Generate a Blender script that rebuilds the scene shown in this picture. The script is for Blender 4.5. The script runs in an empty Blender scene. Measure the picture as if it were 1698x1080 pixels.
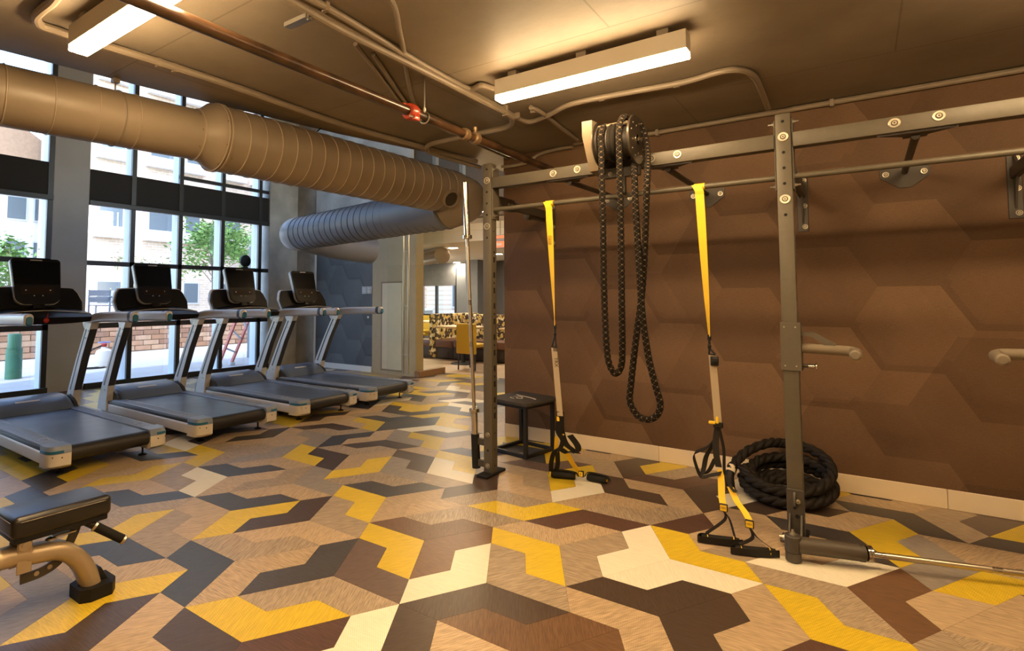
import bpy, bmesh, math, random
from mathutils import Vector, Matrix

scene = bpy.context.scene
COL = scene.collection
U = 0.2115                       # one floor-lattice unit in metres
random.seed(7)

# ------------------------------------------------------------------ camera, world, exposure
FPX, PCX, PCY = 919.26, 777.80, 443.87          # focal length and principal point, px of 1698 x 1080
YAW, PITCH, ROLL = math.radians(125.2062), math.radians(3.1646), math.radians(-0.1279)
CAM = Vector((7.962 * U, -8.770 * U, 6.2744 * U))
_f = Vector((math.cos(YAW) * math.cos(PITCH), math.sin(YAW) * math.cos(PITCH), math.sin(PITCH)))
_r = Vector((math.sin(YAW), -math.cos(YAW), 0.0))
_u = _r.cross(_f)
RT = _r * math.cos(ROLL) + _u * math.sin(ROLL)
UP = -_r * math.sin(ROLL) + _u * math.cos(ROLL)
FW = _f
cam_data = bpy.data.cameras.new('camera')
cam_data.sensor_width = 36.0
cam_data.sensor_fit = 'HORIZONTAL'
cam_data.lens = FPX / 1698.0 * 36.0
cam_data.shift_x = (849.0 - PCX) / 1698.0
cam_data.shift_y = -(540.0 - PCY) / 1698.0
cam_data.clip_start = 0.05
cam_data.clip_end = 400.0
cam = bpy.data.objects.new('camera', cam_data)
COL.objects.link(cam)
cam.matrix_world = Matrix(((RT.x, UP.x, -FW.x, CAM.x), (RT.y, UP.y, -FW.y, CAM.y), (RT.z, UP.z, -FW.z, CAM.z), (0, 0, 0, 1)))
scene.camera = cam

def ray(px, py):
    return RT * ((px - PCX) / FPX) - UP * ((py - PCY) / FPX) + FW
def at_z(px, py, z):
    d = ray(px, py); return CAM + d * ((z - CAM.z) / d.z)
def at_y(px, py, y):
    d = ray(px, py); return CAM + d * ((y - CAM.y) / d.y)
def at_x(px, py, x):
    d = ray(px, py); return CAM + d * ((x - CAM.x) / d.x)

world = bpy.data.worlds.new('sky')
scene.world = world
world.use_nodes = True
wn = world.node_tree.nodes; wl = world.node_tree.links
wn.clear()
w_out = wn.new('ShaderNodeOutputWorld'); w_bg = wn.new('ShaderNodeBackground'); w_sky = wn.new('ShaderNodeTexSky')
w_sky.sky_type = 'NISHITA'; w_sky.sun_disc = False
w_sky.sun_elevation = math.radians(48); w_sky.sun_rotation = math.radians(60)
w_sky.air_density = 1.0; w_sky.dust_density = 1.0; w_sky.ozone_density = 1.2
w_bg.inputs['Strength'].default_value = 1.5
wl.new(w_sky.outputs['Color'], w_bg.inputs['Color']); wl.new(w_bg.outputs['Background'], w_out.inputs['Surface'])

sun_data = bpy.data.lights.new('sun', 'SUN')
sun_data.energy = 3.0; sun_data.angle = math.radians(1.0); sun_data.color = (1.0, 0.95, 0.86)
sun = bpy.data.objects.new('sun', sun_data); COL.objects.link(sun)
sun.rotation_euler = Vector((-0.20, 0.60, -0.77)).to_track_quat('-Z', 'Y').to_euler()

scene.view_settings.view_transform = 'Standard'
scene.view_settings.look = 'None'
scene.view_settings.gamma = 1.0
scene.view_settings.use_curve_mapping = False
scene.view_settings.exposure = 0.0
LAMP_COLOR = (1.0, 0.68, 0.35)
LAMP_POWER = 118.0
scene.cycles.max_bounces = 8
scene.cycles.diffuse_bounces = 4
scene.cycles.transparent_max_bounces = 16
scene.cycles.use_denoising = True
scene.cycles.sample_clamp_indirect = 4.0
scene.cycles.caustics_reflective = False
scene.cycles.caustics_refractive = False

# ------------------------------------------------------------------ materials
MATS = {}
def nodes_of(name):
    m = bpy.data.materials.new(name); m.use_nodes = True
    MATS[name] = m
    nt = m.node_tree
    return m, nt.nodes, nt.links, nt.nodes['Principled BSDF']
def ramp(nd, stops):
    r = nd.new('ShaderNodeValToRGB')
    e = r.color_ramp.elements
    while len(e) < len(stops): e.new(0.5)
    for el, (p, c) in zip(e, stops):
        el.position = p; el.color = (c[0], c[1], c[2], 1.0)
    return r
def mat(name, col, rough=0.5, metal=0.0, vary=0.0, vscale=8.0, bump=0.0, bscale=60.0, stretch=None, coat=0.0, spec=None):
    """plain surface: base colour, optional noise variation and fine bump"""
    if name in MATS: return MATS[name]
    m, nd, lk, b = nodes_of(name)
    b.inputs['Base Color'].default_value = (*col, 1); b.inputs['Roughness'].default_value = rough
    b.inputs['Metallic'].default_value = metal
    if coat: b.inputs['Coat Weight'].default_value = coat
    if spec is not None: b.inputs['Specular IOR Level'].default_value = spec
    if vary or bump:
        tc = nd.new('ShaderNodeTexCoord'); mp = nd.new('ShaderNodeMapping')
        lk.new(tc.outputs['Object'], mp.inputs['Vector'])
        if stretch: mp.inputs['Scale'].default_value = stretch
        if vary:
            n = nd.new('ShaderNodeTexNoise'); n.inputs['Scale'].default_value = vscale; n.inputs['Detail'].default_value = 5
            lk.new(mp.outputs['Vector'], n.inputs['Vector'])
            r = ramp(nd, [(0.3, [c * (1 - vary) for c in col]), (0.7, [min(1, c * (1 + vary)) for c in col])])
            lk.new(n.outputs['Fac'], r.inputs['Fac']); lk.new(r.outputs['Color'], b.inputs['Base Color'])
        if bump:
            n2 = nd.new('ShaderNodeTexNoise'); n2.inputs['Scale'].default_value = bscale; n2.inputs['Detail'].default_value = 3
            lk.new(mp.outputs['Vector'], n2.inputs['Vector'])
            bp = nd.new('ShaderNodeBump'); bp.inputs['Strength'].default_value = bump; bp.inputs['Distance'].default_value = 0.004
            lk.new(n2.outputs['Fac'], bp.inputs['Height']); lk.new(bp.outputs['Normal'], b.inputs['Normal'])
    return m
def emit(name, col, power):
    m, nd, lk, b = nodes_of(name)
    b.inputs['Base Color'].default_value = (*col, 1)
    b.inputs['Emission Color'].default_value = (*col, 1); b.inputs['Emission Strength'].default_value = power
    return m
def glass(name, tint=(1, 1, 1), fac=0.07):
    m = bpy.data.materials.new(name); m.use_nodes = True; MATS[name] = m
    nd, lk = m.node_tree.nodes, m.node_tree.links
    nd.clear()
    o = nd.new('ShaderNodeOutputMaterial'); mx = nd.new('ShaderNodeMixShader'); t = nd.new('ShaderNodeBsdfTransparent'); g = nd.new('ShaderNodeBsdfGlossy')
    t.inputs['Color'].default_value = (*tint, 1); g.inputs['Roughness'].default_value = 0.02; g.inputs['Color'].default_value = (0.9, 0.95, 1, 1)
    mx.inputs['Fac'].default_value = fac
    lk.new(t.outputs[0], mx.inputs[1]); lk.new(g.outputs[0], mx.inputs[2]); lk.new(mx.outputs[0], o.inputs['Surface'])
    return m

# ------------------------------------------------------------------ mesh helpers
def V(*a): return Vector(a)
class MB:
    """collects shapes (world coordinates) that become one mesh object"""
    def __init__(self): self.bm = bmesh.new(); self.mi = 0
    def _tag(self, faces, smooth):
        for f in faces: f.smooth = smooth; f.material_index = self.mi
    def box(self, a, b, bev=0.0, seg=2, M=None):
        a, b = Vector(a), Vector(b)
        ret = bmesh.ops.create_cube(self.bm, size=1.0)
        vs = ret['verts']; c = (a + b) / 2; s = b - a
        for v in vs: v.co = Vector((v.co.x * s.x, v.co.y * s.y, v.co.z * s.z)) + c
        if bev:
            es = list({e for v in vs for e in v.link_edges})
            r = bmesh.ops.bevel(self.bm, geom=es, offset=bev, segments=seg, profile=0.5, affect='EDGES')
            vs = list({v for f in r['faces'] for v in f.verts} | {v for v in vs if v.is_valid})
        if M is not None:
            for v in vs: v.co = M @ v.co
        self._tag({f for v in vs for f in v.link_faces}, bool(bev))
        return self
    def obox(self, c, ax, ay, az, hx, hy, hz, bev=0.0, seg=2):
        """box about centre c with half sizes along three unit axes"""
        M = Matrix(((ax.x, ay.x, az.x, c.x), (ax.y, ay.y, az.y, c.y), (ax.z, ay.z, az.z, c.z), (0, 0, 0, 1)))
        return self.box((-hx, -hy, -hz), (hx, hy, hz), bev, seg, M)
    def bar(self, p, q, w, h, bev=0.0, up=Vector((0, 0, 1))):
        """rectangular bar from p to q, w across, h along 'up'"""
        p, q = Vector(p), Vector(q); d = (q - p); L = d.length; d.normalize()
        s = d.cross(up); s.normalize(); t = s.cross(d)
        return self.obox((p + q) / 2, d, s, t, L / 2, w / 2, h / 2, bev)
    def ring(self, c, ax, ay, rx, ry, seg):
        return [self.bm.verts.new(c + ax * (math.cos(2 * math.pi * i / seg) * rx) + ay * (math.sin(2 * math.pi * i / seg) * ry)) for i in range(seg)]
    def _bridge(self, r0, r1, smooth=True):
        n = len(r0); fs = []
        for i in range(n): fs.append(self.bm.faces.new((r0[i], r0[(i + 1) % n], r1[(i + 1) % n], r1[i])))
        self._tag(fs, smooth)
    def sweep(self, pts, prof, closed=False, cap=True, smooth=True, up=None, scales=None, twist=0.0):
        """sweep a 2D profile [(x, y)] along points; scales: one factor or (sx, sy) per point"""
        pts = [Vector(p) for p in pts]; n = len(pts); rings = []
        tang = []
        for i in range(n):
            if closed: t = pts[(i + 1) % n] - pts[i - 1]
            else: t = pts[min(i + 1, n - 1)] - pts[max(i - 1, 0)]
            tang.append(t.normalized())
        if up is None:
            up = Vector((0, 0, 1)) if abs(tang[0].z) < 0.9 else Vector((0, 1, 0)); fixed = False
        else: up = Vector(up); fixed = True
        x = tang[0].cross(up).normalized(); L = 0.0
        for i in range(n):
            t = tang[i]
            if fixed:
                x = t.cross(up)
                x = x.normalized() if x.length > 1e-6 else Vector((1, 0, 0))
            else:
                x = (x - t * x.dot(t)).normalized()
            y = t.cross(x) * -1.0
            if i: L += (pts[i] - pts[i - 1]).length
            a = twist * L; ca, sa = math.cos(a), math.sin(a)
            sc = scales[i] if scales else (1, 1)
            if not isinstance(sc, (tuple, list)): sc = (sc, sc)
            rings.append([self.bm.verts.new(pts[i] + x * ((px * ca - py * sa) * sc[0]) + y * ((px * sa + py * ca) * sc[1])) for px, py in prof])
        for i in range(n - 1): self._bridge(rings[i], rings[i + 1], smooth)
        if closed: self._bridge(rings[-1], rings[0], smooth)
        elif cap:
            f0 = self.bm.faces.new(list(reversed(rings[0]))); f1 = self.bm.faces.new(rings[-1]); self._tag([f0, f1], False)
        return self
    def tube(self, pts, r, seg=12, closed=False, cap=True, radii=None):
        prof = [(math.cos(2 * math.pi * i / seg) * r, math.sin(2 * math.pi * i / seg) * r) for i in range(seg)]
        return self.sweep(pts, prof, closed, cap, True, None, radii)
    def cyl(self, p, q, r, r2=None, seg=16):
        p, q = Vector(p), Vector(q)
        return self.tube([p, q], r, seg, radii=[1.0, (r2 if r2 is not None else r) / r])
    def prism(self, poly, off, smooth=False):
        """solid from a planar polygon (3D points) pushed along 'off'"""
        a = [self.bm.verts.new(Vector(p)) for p in poly]; b = [self.bm.verts.new(Vector(p) + Vector(off)) for p in poly]
        fs = [self.bm.faces.new(a), self.bm.faces.new(list(reversed(b)))]
        n = len(a)
        for i in range(n): fs.append(self.bm.faces.new((a[i], b[i], b[(i + 1) % n], a[(i + 1) % n])))
        self._tag(fs, smooth)
        return self
    def lathe(self, c, axis, prof, seg=24, smooth=True):
        """prof: [(radius, distance along axis)]"""
        axis = Vector(axis).normalized(); c = Vector(c)
        x = axis.orthogonal().normalized(); y = axis.cross(x)
        rings = [self.ring(c + axis * h, x, y, max(r, 1e-4), max(r, 1e-4), seg) for r, h in prof]
        for a, b in zip(rings, rings[1:]): self._bridge(a, b, smooth)
        f0 = self.bm.faces.new(list(reversed(rings[0]))); f1 = self.bm.faces.new(rings[-1]); self._tag([f0, f1], False)
        return self
    def loft(self, rings, cap=True, smooth=True):
        rs = [[self.bm.verts.new(Vector(p)) for p in r] for r in rings]
        for a, b in zip(rs, rs[1:]): self._bridge(a, b, smooth)
        if cap:
            f0 = self.bm.faces.new(list(reversed(rs[0]))); f1 = self.bm.faces.new(rs[-1]); self._tag([f0, f1], False)
        return self
    def ribbon(self, pts, width, thick):
        """flat strap: pts, width vectors (one or per point), thickness"""
        pts = [Vector(p) for p in pts]; n = len(pts)
        ws = width if isinstance(width, list) else [Vector(width)] * n
        rings = []
        for i in range(n):
            t = (pts[min(i + 1, n - 1)] - pts[max(i - 1, 0)]).normalized(); w = Vector(ws[i]); nn = t.cross(w).normalized() * thick / 2
            rings.append([pts[i] - w / 2 - nn, pts[i] + w / 2 - nn, pts[i] + w / 2 + nn, pts[i] - w / 2 + nn])
        return self.loft(rings, True, False)
    def mesh(self, name, off=Vector((0, 0, 0)), sharp=35):
        bmesh.ops.recalc_face_normals(self.bm, faces=self.bm.faces)
        if off.length: bmesh.ops.translate(self.bm, verts=self.bm.verts, vec=-off)
        me = bpy.data.meshes.new(name); self.bm.to_mesh(me); self.bm.free()
        me.set_sharp_from_angle(angle=math.radians(sharp))
        return me
OFF = {}
def tag(o, label, cat, group=None):
    o['label'] = label; o['category'] = cat
    if group: o['group'] = group
    return o
def thing(name, label, cat, loc=(0, 0, 0), group=None):
    o = bpy.data.objects.new(name, None); COL.objects.link(o)
    o.empty_display_size = 0.1; o.location = loc; OFF[o.name] = Vector(loc)
    return tag(o, label, cat, group)
def part(name, mb, material, parent, label=None, sharp=35, stuff=False):
    off = OFF[parent.name]
    o = bpy.data.objects.new(name, mb.mesh(name, off, sharp)); COL.objects.link(o)
    for m in (material if isinstance(material, (list, tuple)) else [material]): o.data.materials.append(m)
    o.parent = parent; OFF[o.name] = off
    if label: o['label'] = label
    if stuff: o['kind'] = 'stuff'
    return o
def single(name, mb, material, label, cat, loc=(0, 0, 0), group=None, sharp=35):
    o = bpy.data.objects.new(name, mb.mesh(name, Vector(loc), sharp)); COL.objects.link(o)
    for m in (material if isinstance(material, (list, tuple)) else [material]): o.data.materials.append(m)
    o.location = loc; OFF[o.name] = Vector(loc)
    return tag(o, label, cat, group)
def struct(name, mb, material, loc=(0, 0, 0), label=None):
    o = bpy.data.objects.new(name, mb.mesh(name, Vector(loc))); COL.objects.link(o)
    for m in (material if isinstance(material, (list, tuple)) else [material]): o.data.materials.append(m)
    o.location = loc; OFF[o.name] = Vector(loc); o['kind'] = 'structure'
    if label: o['label'] = label
    return o
def copy_tree(o, parent=None):
    c = o.copy(); COL.objects.link(c)
    if parent is not None: c.parent = parent
    OFF[c.name] = OFF.get(o.name, Vector((0, 0, 0)))
    for ch in [x for x in o.children]: copy_tree(ch, c)
    return c
def smoothpath(pts, n=8, closed=False):
    """Catmull-Rom through the points"""
    P = [Vector(p) for p in pts]; out = []; m = len(P)
    rng = range(m if closed else m - 1)
    for i in rng:
        if closed: a, b, c, d = P[i - 1], P[i], P[(i + 1) % m], P[(i + 2) % m]
        else: a, b, c, d = P[max(i - 1, 0)], P[i], P[i + 1], P[min(i + 2, m - 1)]
        for k in range(n):
            t = k / n
            out.append(0.5 * ((2 * b) + (c - a) * t + (2 * a - 5 * b + 4 * c - d) * t * t + (3 * b - a - 3 * c + d) * t ** 3))
    if not closed: out.append(P[-1])
    return out
def rounded(w, h, r, n=4):
    """rounded-rectangle profile"""
    out = []
    for cx, cy, a0 in ((w / 2 - r, h / 2 - r, 0), (-w / 2 + r, h / 2 - r, 90), (-w / 2 + r, -h / 2 + r, 180), (w / 2 - r, -h / 2 + r, 270)):
        for k in range(n + 1):
            a = math.radians(a0 + 90 * k / n); out.append((cx + r * math.cos(a), cy + r * math.sin(a)))
    return out
def text_part(name, body, size, M, material, parent, extrude=0.0004):
    cu = bpy.data.curves.new(name, 'FONT'); cu.body = body; cu.size = size; cu.align_x = 'CENTER'; cu.align_y = 'CENTER'; cu.extrude = extrude
    t = bpy.data.objects.new(name, cu); COL.objects.link(t)
    dg = bpy.context.evaluated_depsgraph_get()
    me = bpy.data.meshes.new_from_object(t.evaluated_get(dg))
    bpy.data.objects.remove(t); bpy.data.curves.remove(cu)
    me.transform(M); me.transform(Matrix.Translation(-OFF[parent.name]))
    o = bpy.data.objects.new(name, me); COL.objects.link(o); o.data.materials.clear(); o.data.materials.append(material)
    o.parent = parent; OFF[o.name] = OFF[parent.name]
    return o
def frame(origin, ax, ay):
    ax, ay = Vector(ax).normalized(), Vector(ay).normalized(); az = ax.cross(ay)
    return Matrix(((ax.x, ay.x, az.x, origin[0]), (ax.y, ay.y, az.y, origin[1]), (ax.z, ay.z, az.z, origin[2]), (0, 0, 0, 1)))

# ------------------------------------------------------------------ surface materials
CEIL_Z = 2.722
def hex_paper(name, base, lo, hi, size, axis):
    """wall covering printed with overlapping hexagons; axis: which object coordinate runs along the wall"""
    m, nd, lk, b = nodes_of(name)
    tc = nd.new('ShaderNodeTexCoord'); sp = nd.new('ShaderNodeSeparateXYZ'); lk.new(tc.outputs['Object'], sp.inputs[0])
    cb = nd.new('ShaderNodeCombineXYZ')
    lk.new(sp.outputs['Z'], cb.inputs['X']); lk.new(sp.outputs[axis], cb.inputs['Y'])
    sc = nd.new('ShaderNodeVectorMath'); sc.operation = 'SCALE'; sc.inputs['Scale'].default_value = 1.0 / size
    lk.new(cb.outputs[0], sc.inputs[0])
    R, Hh = (1.0, 1.7320508, 1.0), (0.5, 0.8660254, 0.5)
    def vm(op, a, bb=None, const=None):
        n = nd.new('ShaderNodeVectorMath'); n.operation = op
        lk.new(a, n.inputs[0])
        if bb is not None: lk.new(bb, n.inputs[1])
        if const is not None: n.inputs[1].default_value = const
        return n
    def hexcell(vec):
        big = vm('ADD', vec, const=(50.0, 50.0 * 1.7320508, 0)).outputs[0]
        a = vm('SUBTRACT', vm('MODULO', big, const=R).outputs[0], const=Hh).outputs[0]
        bq = vm('SUBTRACT', vm('MODULO', vm('SUBTRACT', big, const=Hh).outputs[0], const=R).outputs[0], const=Hh).outputs[0]
        flat = (1, 1, 0)
        a = vm('MULTIPLY', a, const=flat).outputs[0]; bq = vm('MULTIPLY', bq, const=flat).outputs[0]
        la, lb = vm('LENGTH', a).outputs['Value'], vm('LENGTH', bq).outputs['Value']
        lt = nd.new('ShaderNodeMath'); lt.operation = 'LESS_THAN'; lk.new(la, lt.inputs[0]); lk.new(lb, lt.inputs[1])
        mx = nd.new('ShaderNodeMix'); mx.data_type = 'VECTOR'
        lk.new(lt.outputs[0], mx.inputs['Factor']); lk.new(bq, mx.inputs['A']); lk.new(a, mx.inputs['B'])
        gv = mx.outputs['Result']
        ident = vm('SUBTRACT', big, gv).outputs[0]
        return gv, ident
    gv, ident = hexcell(sc.outputs[0])
    wnz = nd.new('ShaderNodeTexWhiteNoise'); lk.new(vm('SNAP', ident, const=(0.25, 0.25, 10)).outputs[0], wnz.inputs['Vector'])
    # per-hexagon gradient of the print
    dt = vm('DOT_PRODUCT', gv, const=(0.75, 0.35, 0)).outputs['Value']
    # hexagon edge distance
    ab = vm('ABSOLUTE', gv).outputs[0]
    d1 = vm('DOT_PRODUCT', ab, const=(0.5, 0.8660254, 0)).outputs['Value']
    sx = nd.new('ShaderNodeSeparateXYZ'); lk.new(ab, sx.inputs[0])
    dm = nd.new('ShaderNodeMath'); dm.operation = 'MAXIMUM'; lk.new(sx.outputs['X'], dm.inputs[0]); lk.new(d1, dm.inputs[1])
    edge = nd.new('ShaderNodeMapRange'); edge.inputs['From Min'].default_value = 0.425; edge.inputs['From Max'].default_value = 0.43
    lk.new(dm.outputs[0], edge.inputs['Value'])
    side = vm('DOT_PRODUCT', gv, const=(-0.9, -0.45, 0)).outputs['Value']
    sg = nd.new('ShaderNodeMath'); sg.operation = 'GREATER_THAN'; sg.inputs[1].default_value = 0.16; lk.new(side, sg.inputs[0])
    band = nd.new('ShaderNodeMath'); band.operation = 'MULTIPLY'; lk.new(edge.outputs[0], band.inputs[0]); lk.new(sg.outputs[0], band.inputs[1])
    gt = nd.new('ShaderNodeMath'); gt.operation = 'GREATER_THAN'; gt.inputs[1].default_value = 0.58; lk.new(wnz.outputs['Value'], gt.inputs[0])
    band2 = nd.new('ShaderNodeMath'); band2.operation = 'MULTIPLY'; lk.new(band.outputs[0], band2.inputs[0]); lk.new(gt.outputs[0], band2.inputs[1])
    # woven mottling
    nz = nd.new('ShaderNodeTexNoise'); nz.inputs['Scale'].default_value = 3.0; nz.inputs['Detail'].default_value = 6; lk.new(tc.outputs['Object'], nz.inputs['Vector'])
    nf = nd.new('ShaderNodeTexNoise'); nf.inputs['Scale'].default_value = 160.0; nf.inputs['Detail'].default_value = 2; lk.new(tc.outputs['Object'], nf.inputs['Vector'])
    def mad(x, mul, add):
        n = nd.new('ShaderNodeMath'); n.operation = 'MULTIPLY_ADD'; lk.new(x, n.inputs[0]); n.inputs[1].default_value = mul
        if isinstance(add, float): n.inputs[2].default_value = add
        else: lk.new(add, n.inputs[2])
        return n.outputs[0]
    mv = vm('MULTIPLY_ADD', sc.outputs[0], const=(0.62, 0.62, 0.62)); mv.inputs[2].default_value = (0.31, 0.77, 0)
    gv2, id2 = hexcell(mv.outputs[0])
    wn2 = nd.new('ShaderNodeTexWhiteNoise'); lk.new(vm('SNAP', id2, const=(0.25, 0.25, 10)).outputs[0], wn2.inputs['Vector'])
    dt2 = vm('DOT_PRODUCT', gv2, const=(-0.4, 0.6, 0)).outputs['Value']
    mpw = nd.new('ShaderNodeMapping'); mpw.inputs['Scale'].default_value = (30, 30, 260); lk.new(tc.outputs['Object'], mpw.inputs['Vector'])
    nw = nd.new('ShaderNodeTexNoise'); nw.inputs['Scale'].default_value = 1.0; nw.inputs['Detail'].default_value = 2; lk.new(mpw.outputs[0], nw.inputs['Vector'])
    v = mad(wnz.outputs['Value'], 0.22, 0.16)
    v = mad(wn2.outputs['Value'], 0.16, v); v = mad(dt2, 0.22, v)
    v = mad(dt, 0.46, v); v = mad(band2.outputs[0], -0.17, v); v = mad(nz.outputs['Fac'], 0.55, v); v = mad(nf.outputs['Fac'], 0.55, v); v = mad(nw.outputs['Fac'], 0.50, v)
    v = mad(v, 1.0, -0.67)
    r = ramp(nd, [(0.0, lo), (0.5, base), (1.0, hi)])
    lk.new(v, r.inputs['Fac']); lk.new(r.outputs['Color'], b.inputs['Base Color'])
    b.inputs['Roughness'].default_value = 0.62; b.inputs['Specular IOR Level'].default_value = 0.3
    bp = nd.new('ShaderNodeBump'); bp.inputs['Strength'].default_value = 0.12; bp.inputs['Distance'].default_value = 0.002
    lk.new(nf.outputs['Fac'], bp.inputs['Height']); lk.new(bp.outputs['Normal'], b.inputs['Normal'])
    return m
m_paper = hex_paper('brown_hexagon_wallcovering', (0.132, 0.074, 0.039), (0.078, 0.042, 0.021), (0.200, 0.120, 0.066), 0.56, 'X')
m_paper_grey = hex_paper('charcoal_hexagon_wallcovering', (0.105, 0.112, 0.125), (0.065, 0.070, 0.080), (0.165, 0.172, 0.185), 0.56, 'X')

def ceiling_mat():
    m, nd, lk, b = nodes_of('painted_concrete_ceiling')
    tc = nd.new('ShaderNodeTexCoord')
    n = nd.new('ShaderNodeTexNoise'); n.inputs['Scale'].default_value = 1.3; n.inputs['Detail'].default_value = 7; n.inputs['Roughness'].default_value = 0.6
    lk.new(tc.outputs['Object'], n.inputs['Vector'])
    r = ramp(nd, [(0.28, (0.170, 0.138, 0.103)), (0.72, (0.275, 0.226, 0.170))])
    lk.new(n.outputs['Fac'], r.inputs['Fac'])
    br = nd.new('ShaderNodeTexBrick'); br.inputs['Scale'].default_value = 1.0
    br.inputs['Brick Width'].default_value = 2.44; br.inputs['Row Height'].default_value = 1.22; br.inputs['Mortar Size'].default_value = 0.006; br.inputs['Mortar Smooth'].default_value = 0.4
    br.inputs['Color1'].default_value = br.inputs['Color2'].default_value = (1, 1, 1, 1); br.inputs['Mortar'].default_value = (0.62, 0.60, 0.56, 1)
    mp = nd.new('ShaderNodeMapping'); mp.inputs['Location'].default_value = (0.55, 0.38, 0); lk.new(tc.outputs['Object'], mp.inputs['Vector']); lk.new(mp.outputs[0], br.inputs['Vector'])
    mx = nd.new('ShaderNodeMix'); mx.data_type = 'RGBA'; mx.blend_type = 'MULTIPLY'; mx.inputs['Factor'].default_value = 0.8
    lk.new(r.outputs['Color'], mx.inputs['A']); lk.new(br.outputs['Color'], mx.inputs['B'])
    lk.new(mx.outputs['Result'], b.inputs['Base Color'])
    b.inputs['Roughness'].default_value = 0.55
    n2 = nd.new('ShaderNodeTexNoise'); n2.inputs['Scale'].default_value = 9; n2.inputs['Detail'].default_value = 8; lk.new(tc.outputs['Object'], n2.inputs['Vector'])
    bp = nd.new('ShaderNodeBump'); bp.inputs['Strength'].default_value = 0.25; bp.inputs['Distance'].default_value = 0.01
    lk.new(n2.outputs['Fac'], bp.inputs['Height']); lk.new(bp.outputs['Normal'], b.inputs['Normal'])
    return m
m_ceil = ceiling_mat()
m_taupe = mat('taupe_paint', (0.28, 0.235, 0.18), 0.5, vary=0.08, vscale=3)
m_conduit = mat('painted_conduit', (0.240, 0.196, 0.146), 0.45, vary=0.06, vscale=10)
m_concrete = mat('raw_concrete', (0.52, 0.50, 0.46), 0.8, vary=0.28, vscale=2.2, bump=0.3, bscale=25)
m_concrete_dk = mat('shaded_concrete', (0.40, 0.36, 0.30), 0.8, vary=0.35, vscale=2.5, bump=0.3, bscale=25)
m_beige = mat('beige_wall_paint', (0.46, 0.35, 0.20), 0.6, vary=0.04)
m_beige_door = mat('beige_door_paint', (0.68, 0.57, 0.38), 0.5, vary=0.03)
m_base = mat('cream_cove_base', (0.74, 0.62, 0.44), 0.5, vary=0.04, vscale=4)
m_pier = mat('grey_pier_panel', (0.52, 0.50, 0.48), 0.5, vary=0.05, vscale=3)
m_bronze = mat('dark_bronze_frame', (0.030, 0.027, 0.025), 0.4)
m_alu = mat('pale_aluminium_reveal', (0.72, 0.77, 0.82), 0.45, metal=0.0)
m_spandrel = mat('dark_spandrel', (0.020, 0.016, 0.013), 0.7)
m_glass = glass('window_glass', (0.96, 0.98, 1.0), 0.05)
m_glass_in = glass('partition_glass', (0.965, 0.985, 0.965), 0.025)
m_white = mat('white_paint', (0.78, 0.77, 0.74), 0.6)
m_lounge_ceiling = mat('lounge_ceiling_white', (0.88, 0.86, 0.80), 0.7)
m_grey_wall = mat('slate_grey_wall', (0.16, 0.165, 0.165), 0.7, vary=0.05)
m_wood = mat('oiled_wood', (0.30, 0.17, 0.08), 0.5, vary=0.25, vscale=6, stretch=(1, 12, 12))
m_lounge_floor = mat('tan_lounge_floor', (0.50, 0.36, 0.22), 0.45, vary=0.12, vscale=3)
m_slab = mat('subfloor', (0.05, 0.045, 0.04), 0.9)

# ------------------------------------------------------------------ floor of chevron tiles
DIRS = [(1, 0), (0, 1), (-1, 1), (-1, 0), (0, -1), (1, -1)]
def addp(*v): return (sum(x[0] for x in v), sum(x[1] for x in v))
def tris(O, k):
    a, b = DIRS[(k - 1) % 6], DIRS[(k + 1) % 6]; out = []
    for o in (O, addp(O, a), addp(O, b)):
        p = [o, addp(o, a), addp(o, a, b), addp(o, b)]
        out += [addp(p[0], p[1], p[2]), addp(p[0], p[2], p[3])]
    return out
def poly_tris(p):
    out = []; xs = [q[0] for q in p]; ys = [q[1] for q in p]
    for a in range(min(xs) - 1, max(xs) + 1):
        for b in range(min(ys) - 1, max(ys) + 1):
            for o in (1, 2):
                x, y, ins = a + o / 3, b + o / 3, False
                for (x1, y1), (x2, y2) in zip(p, p[1:] + p[:1]):
                    if (y1 > y) != (y2 > y) and x < (x2 - x1) * (y - y1) / (y2 - y1) + x1: ins = not ins
                if ins: out.append((3 * a + o, 3 * b + o))
    return out
def lat_world(i, j):
    mx, my = i + 0.5 * j, j * 0.8660254
    return (mx * 0.5 - my * 0.8660254) * U, (mx * 0.8660254 + my * 0.5) * U
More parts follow.
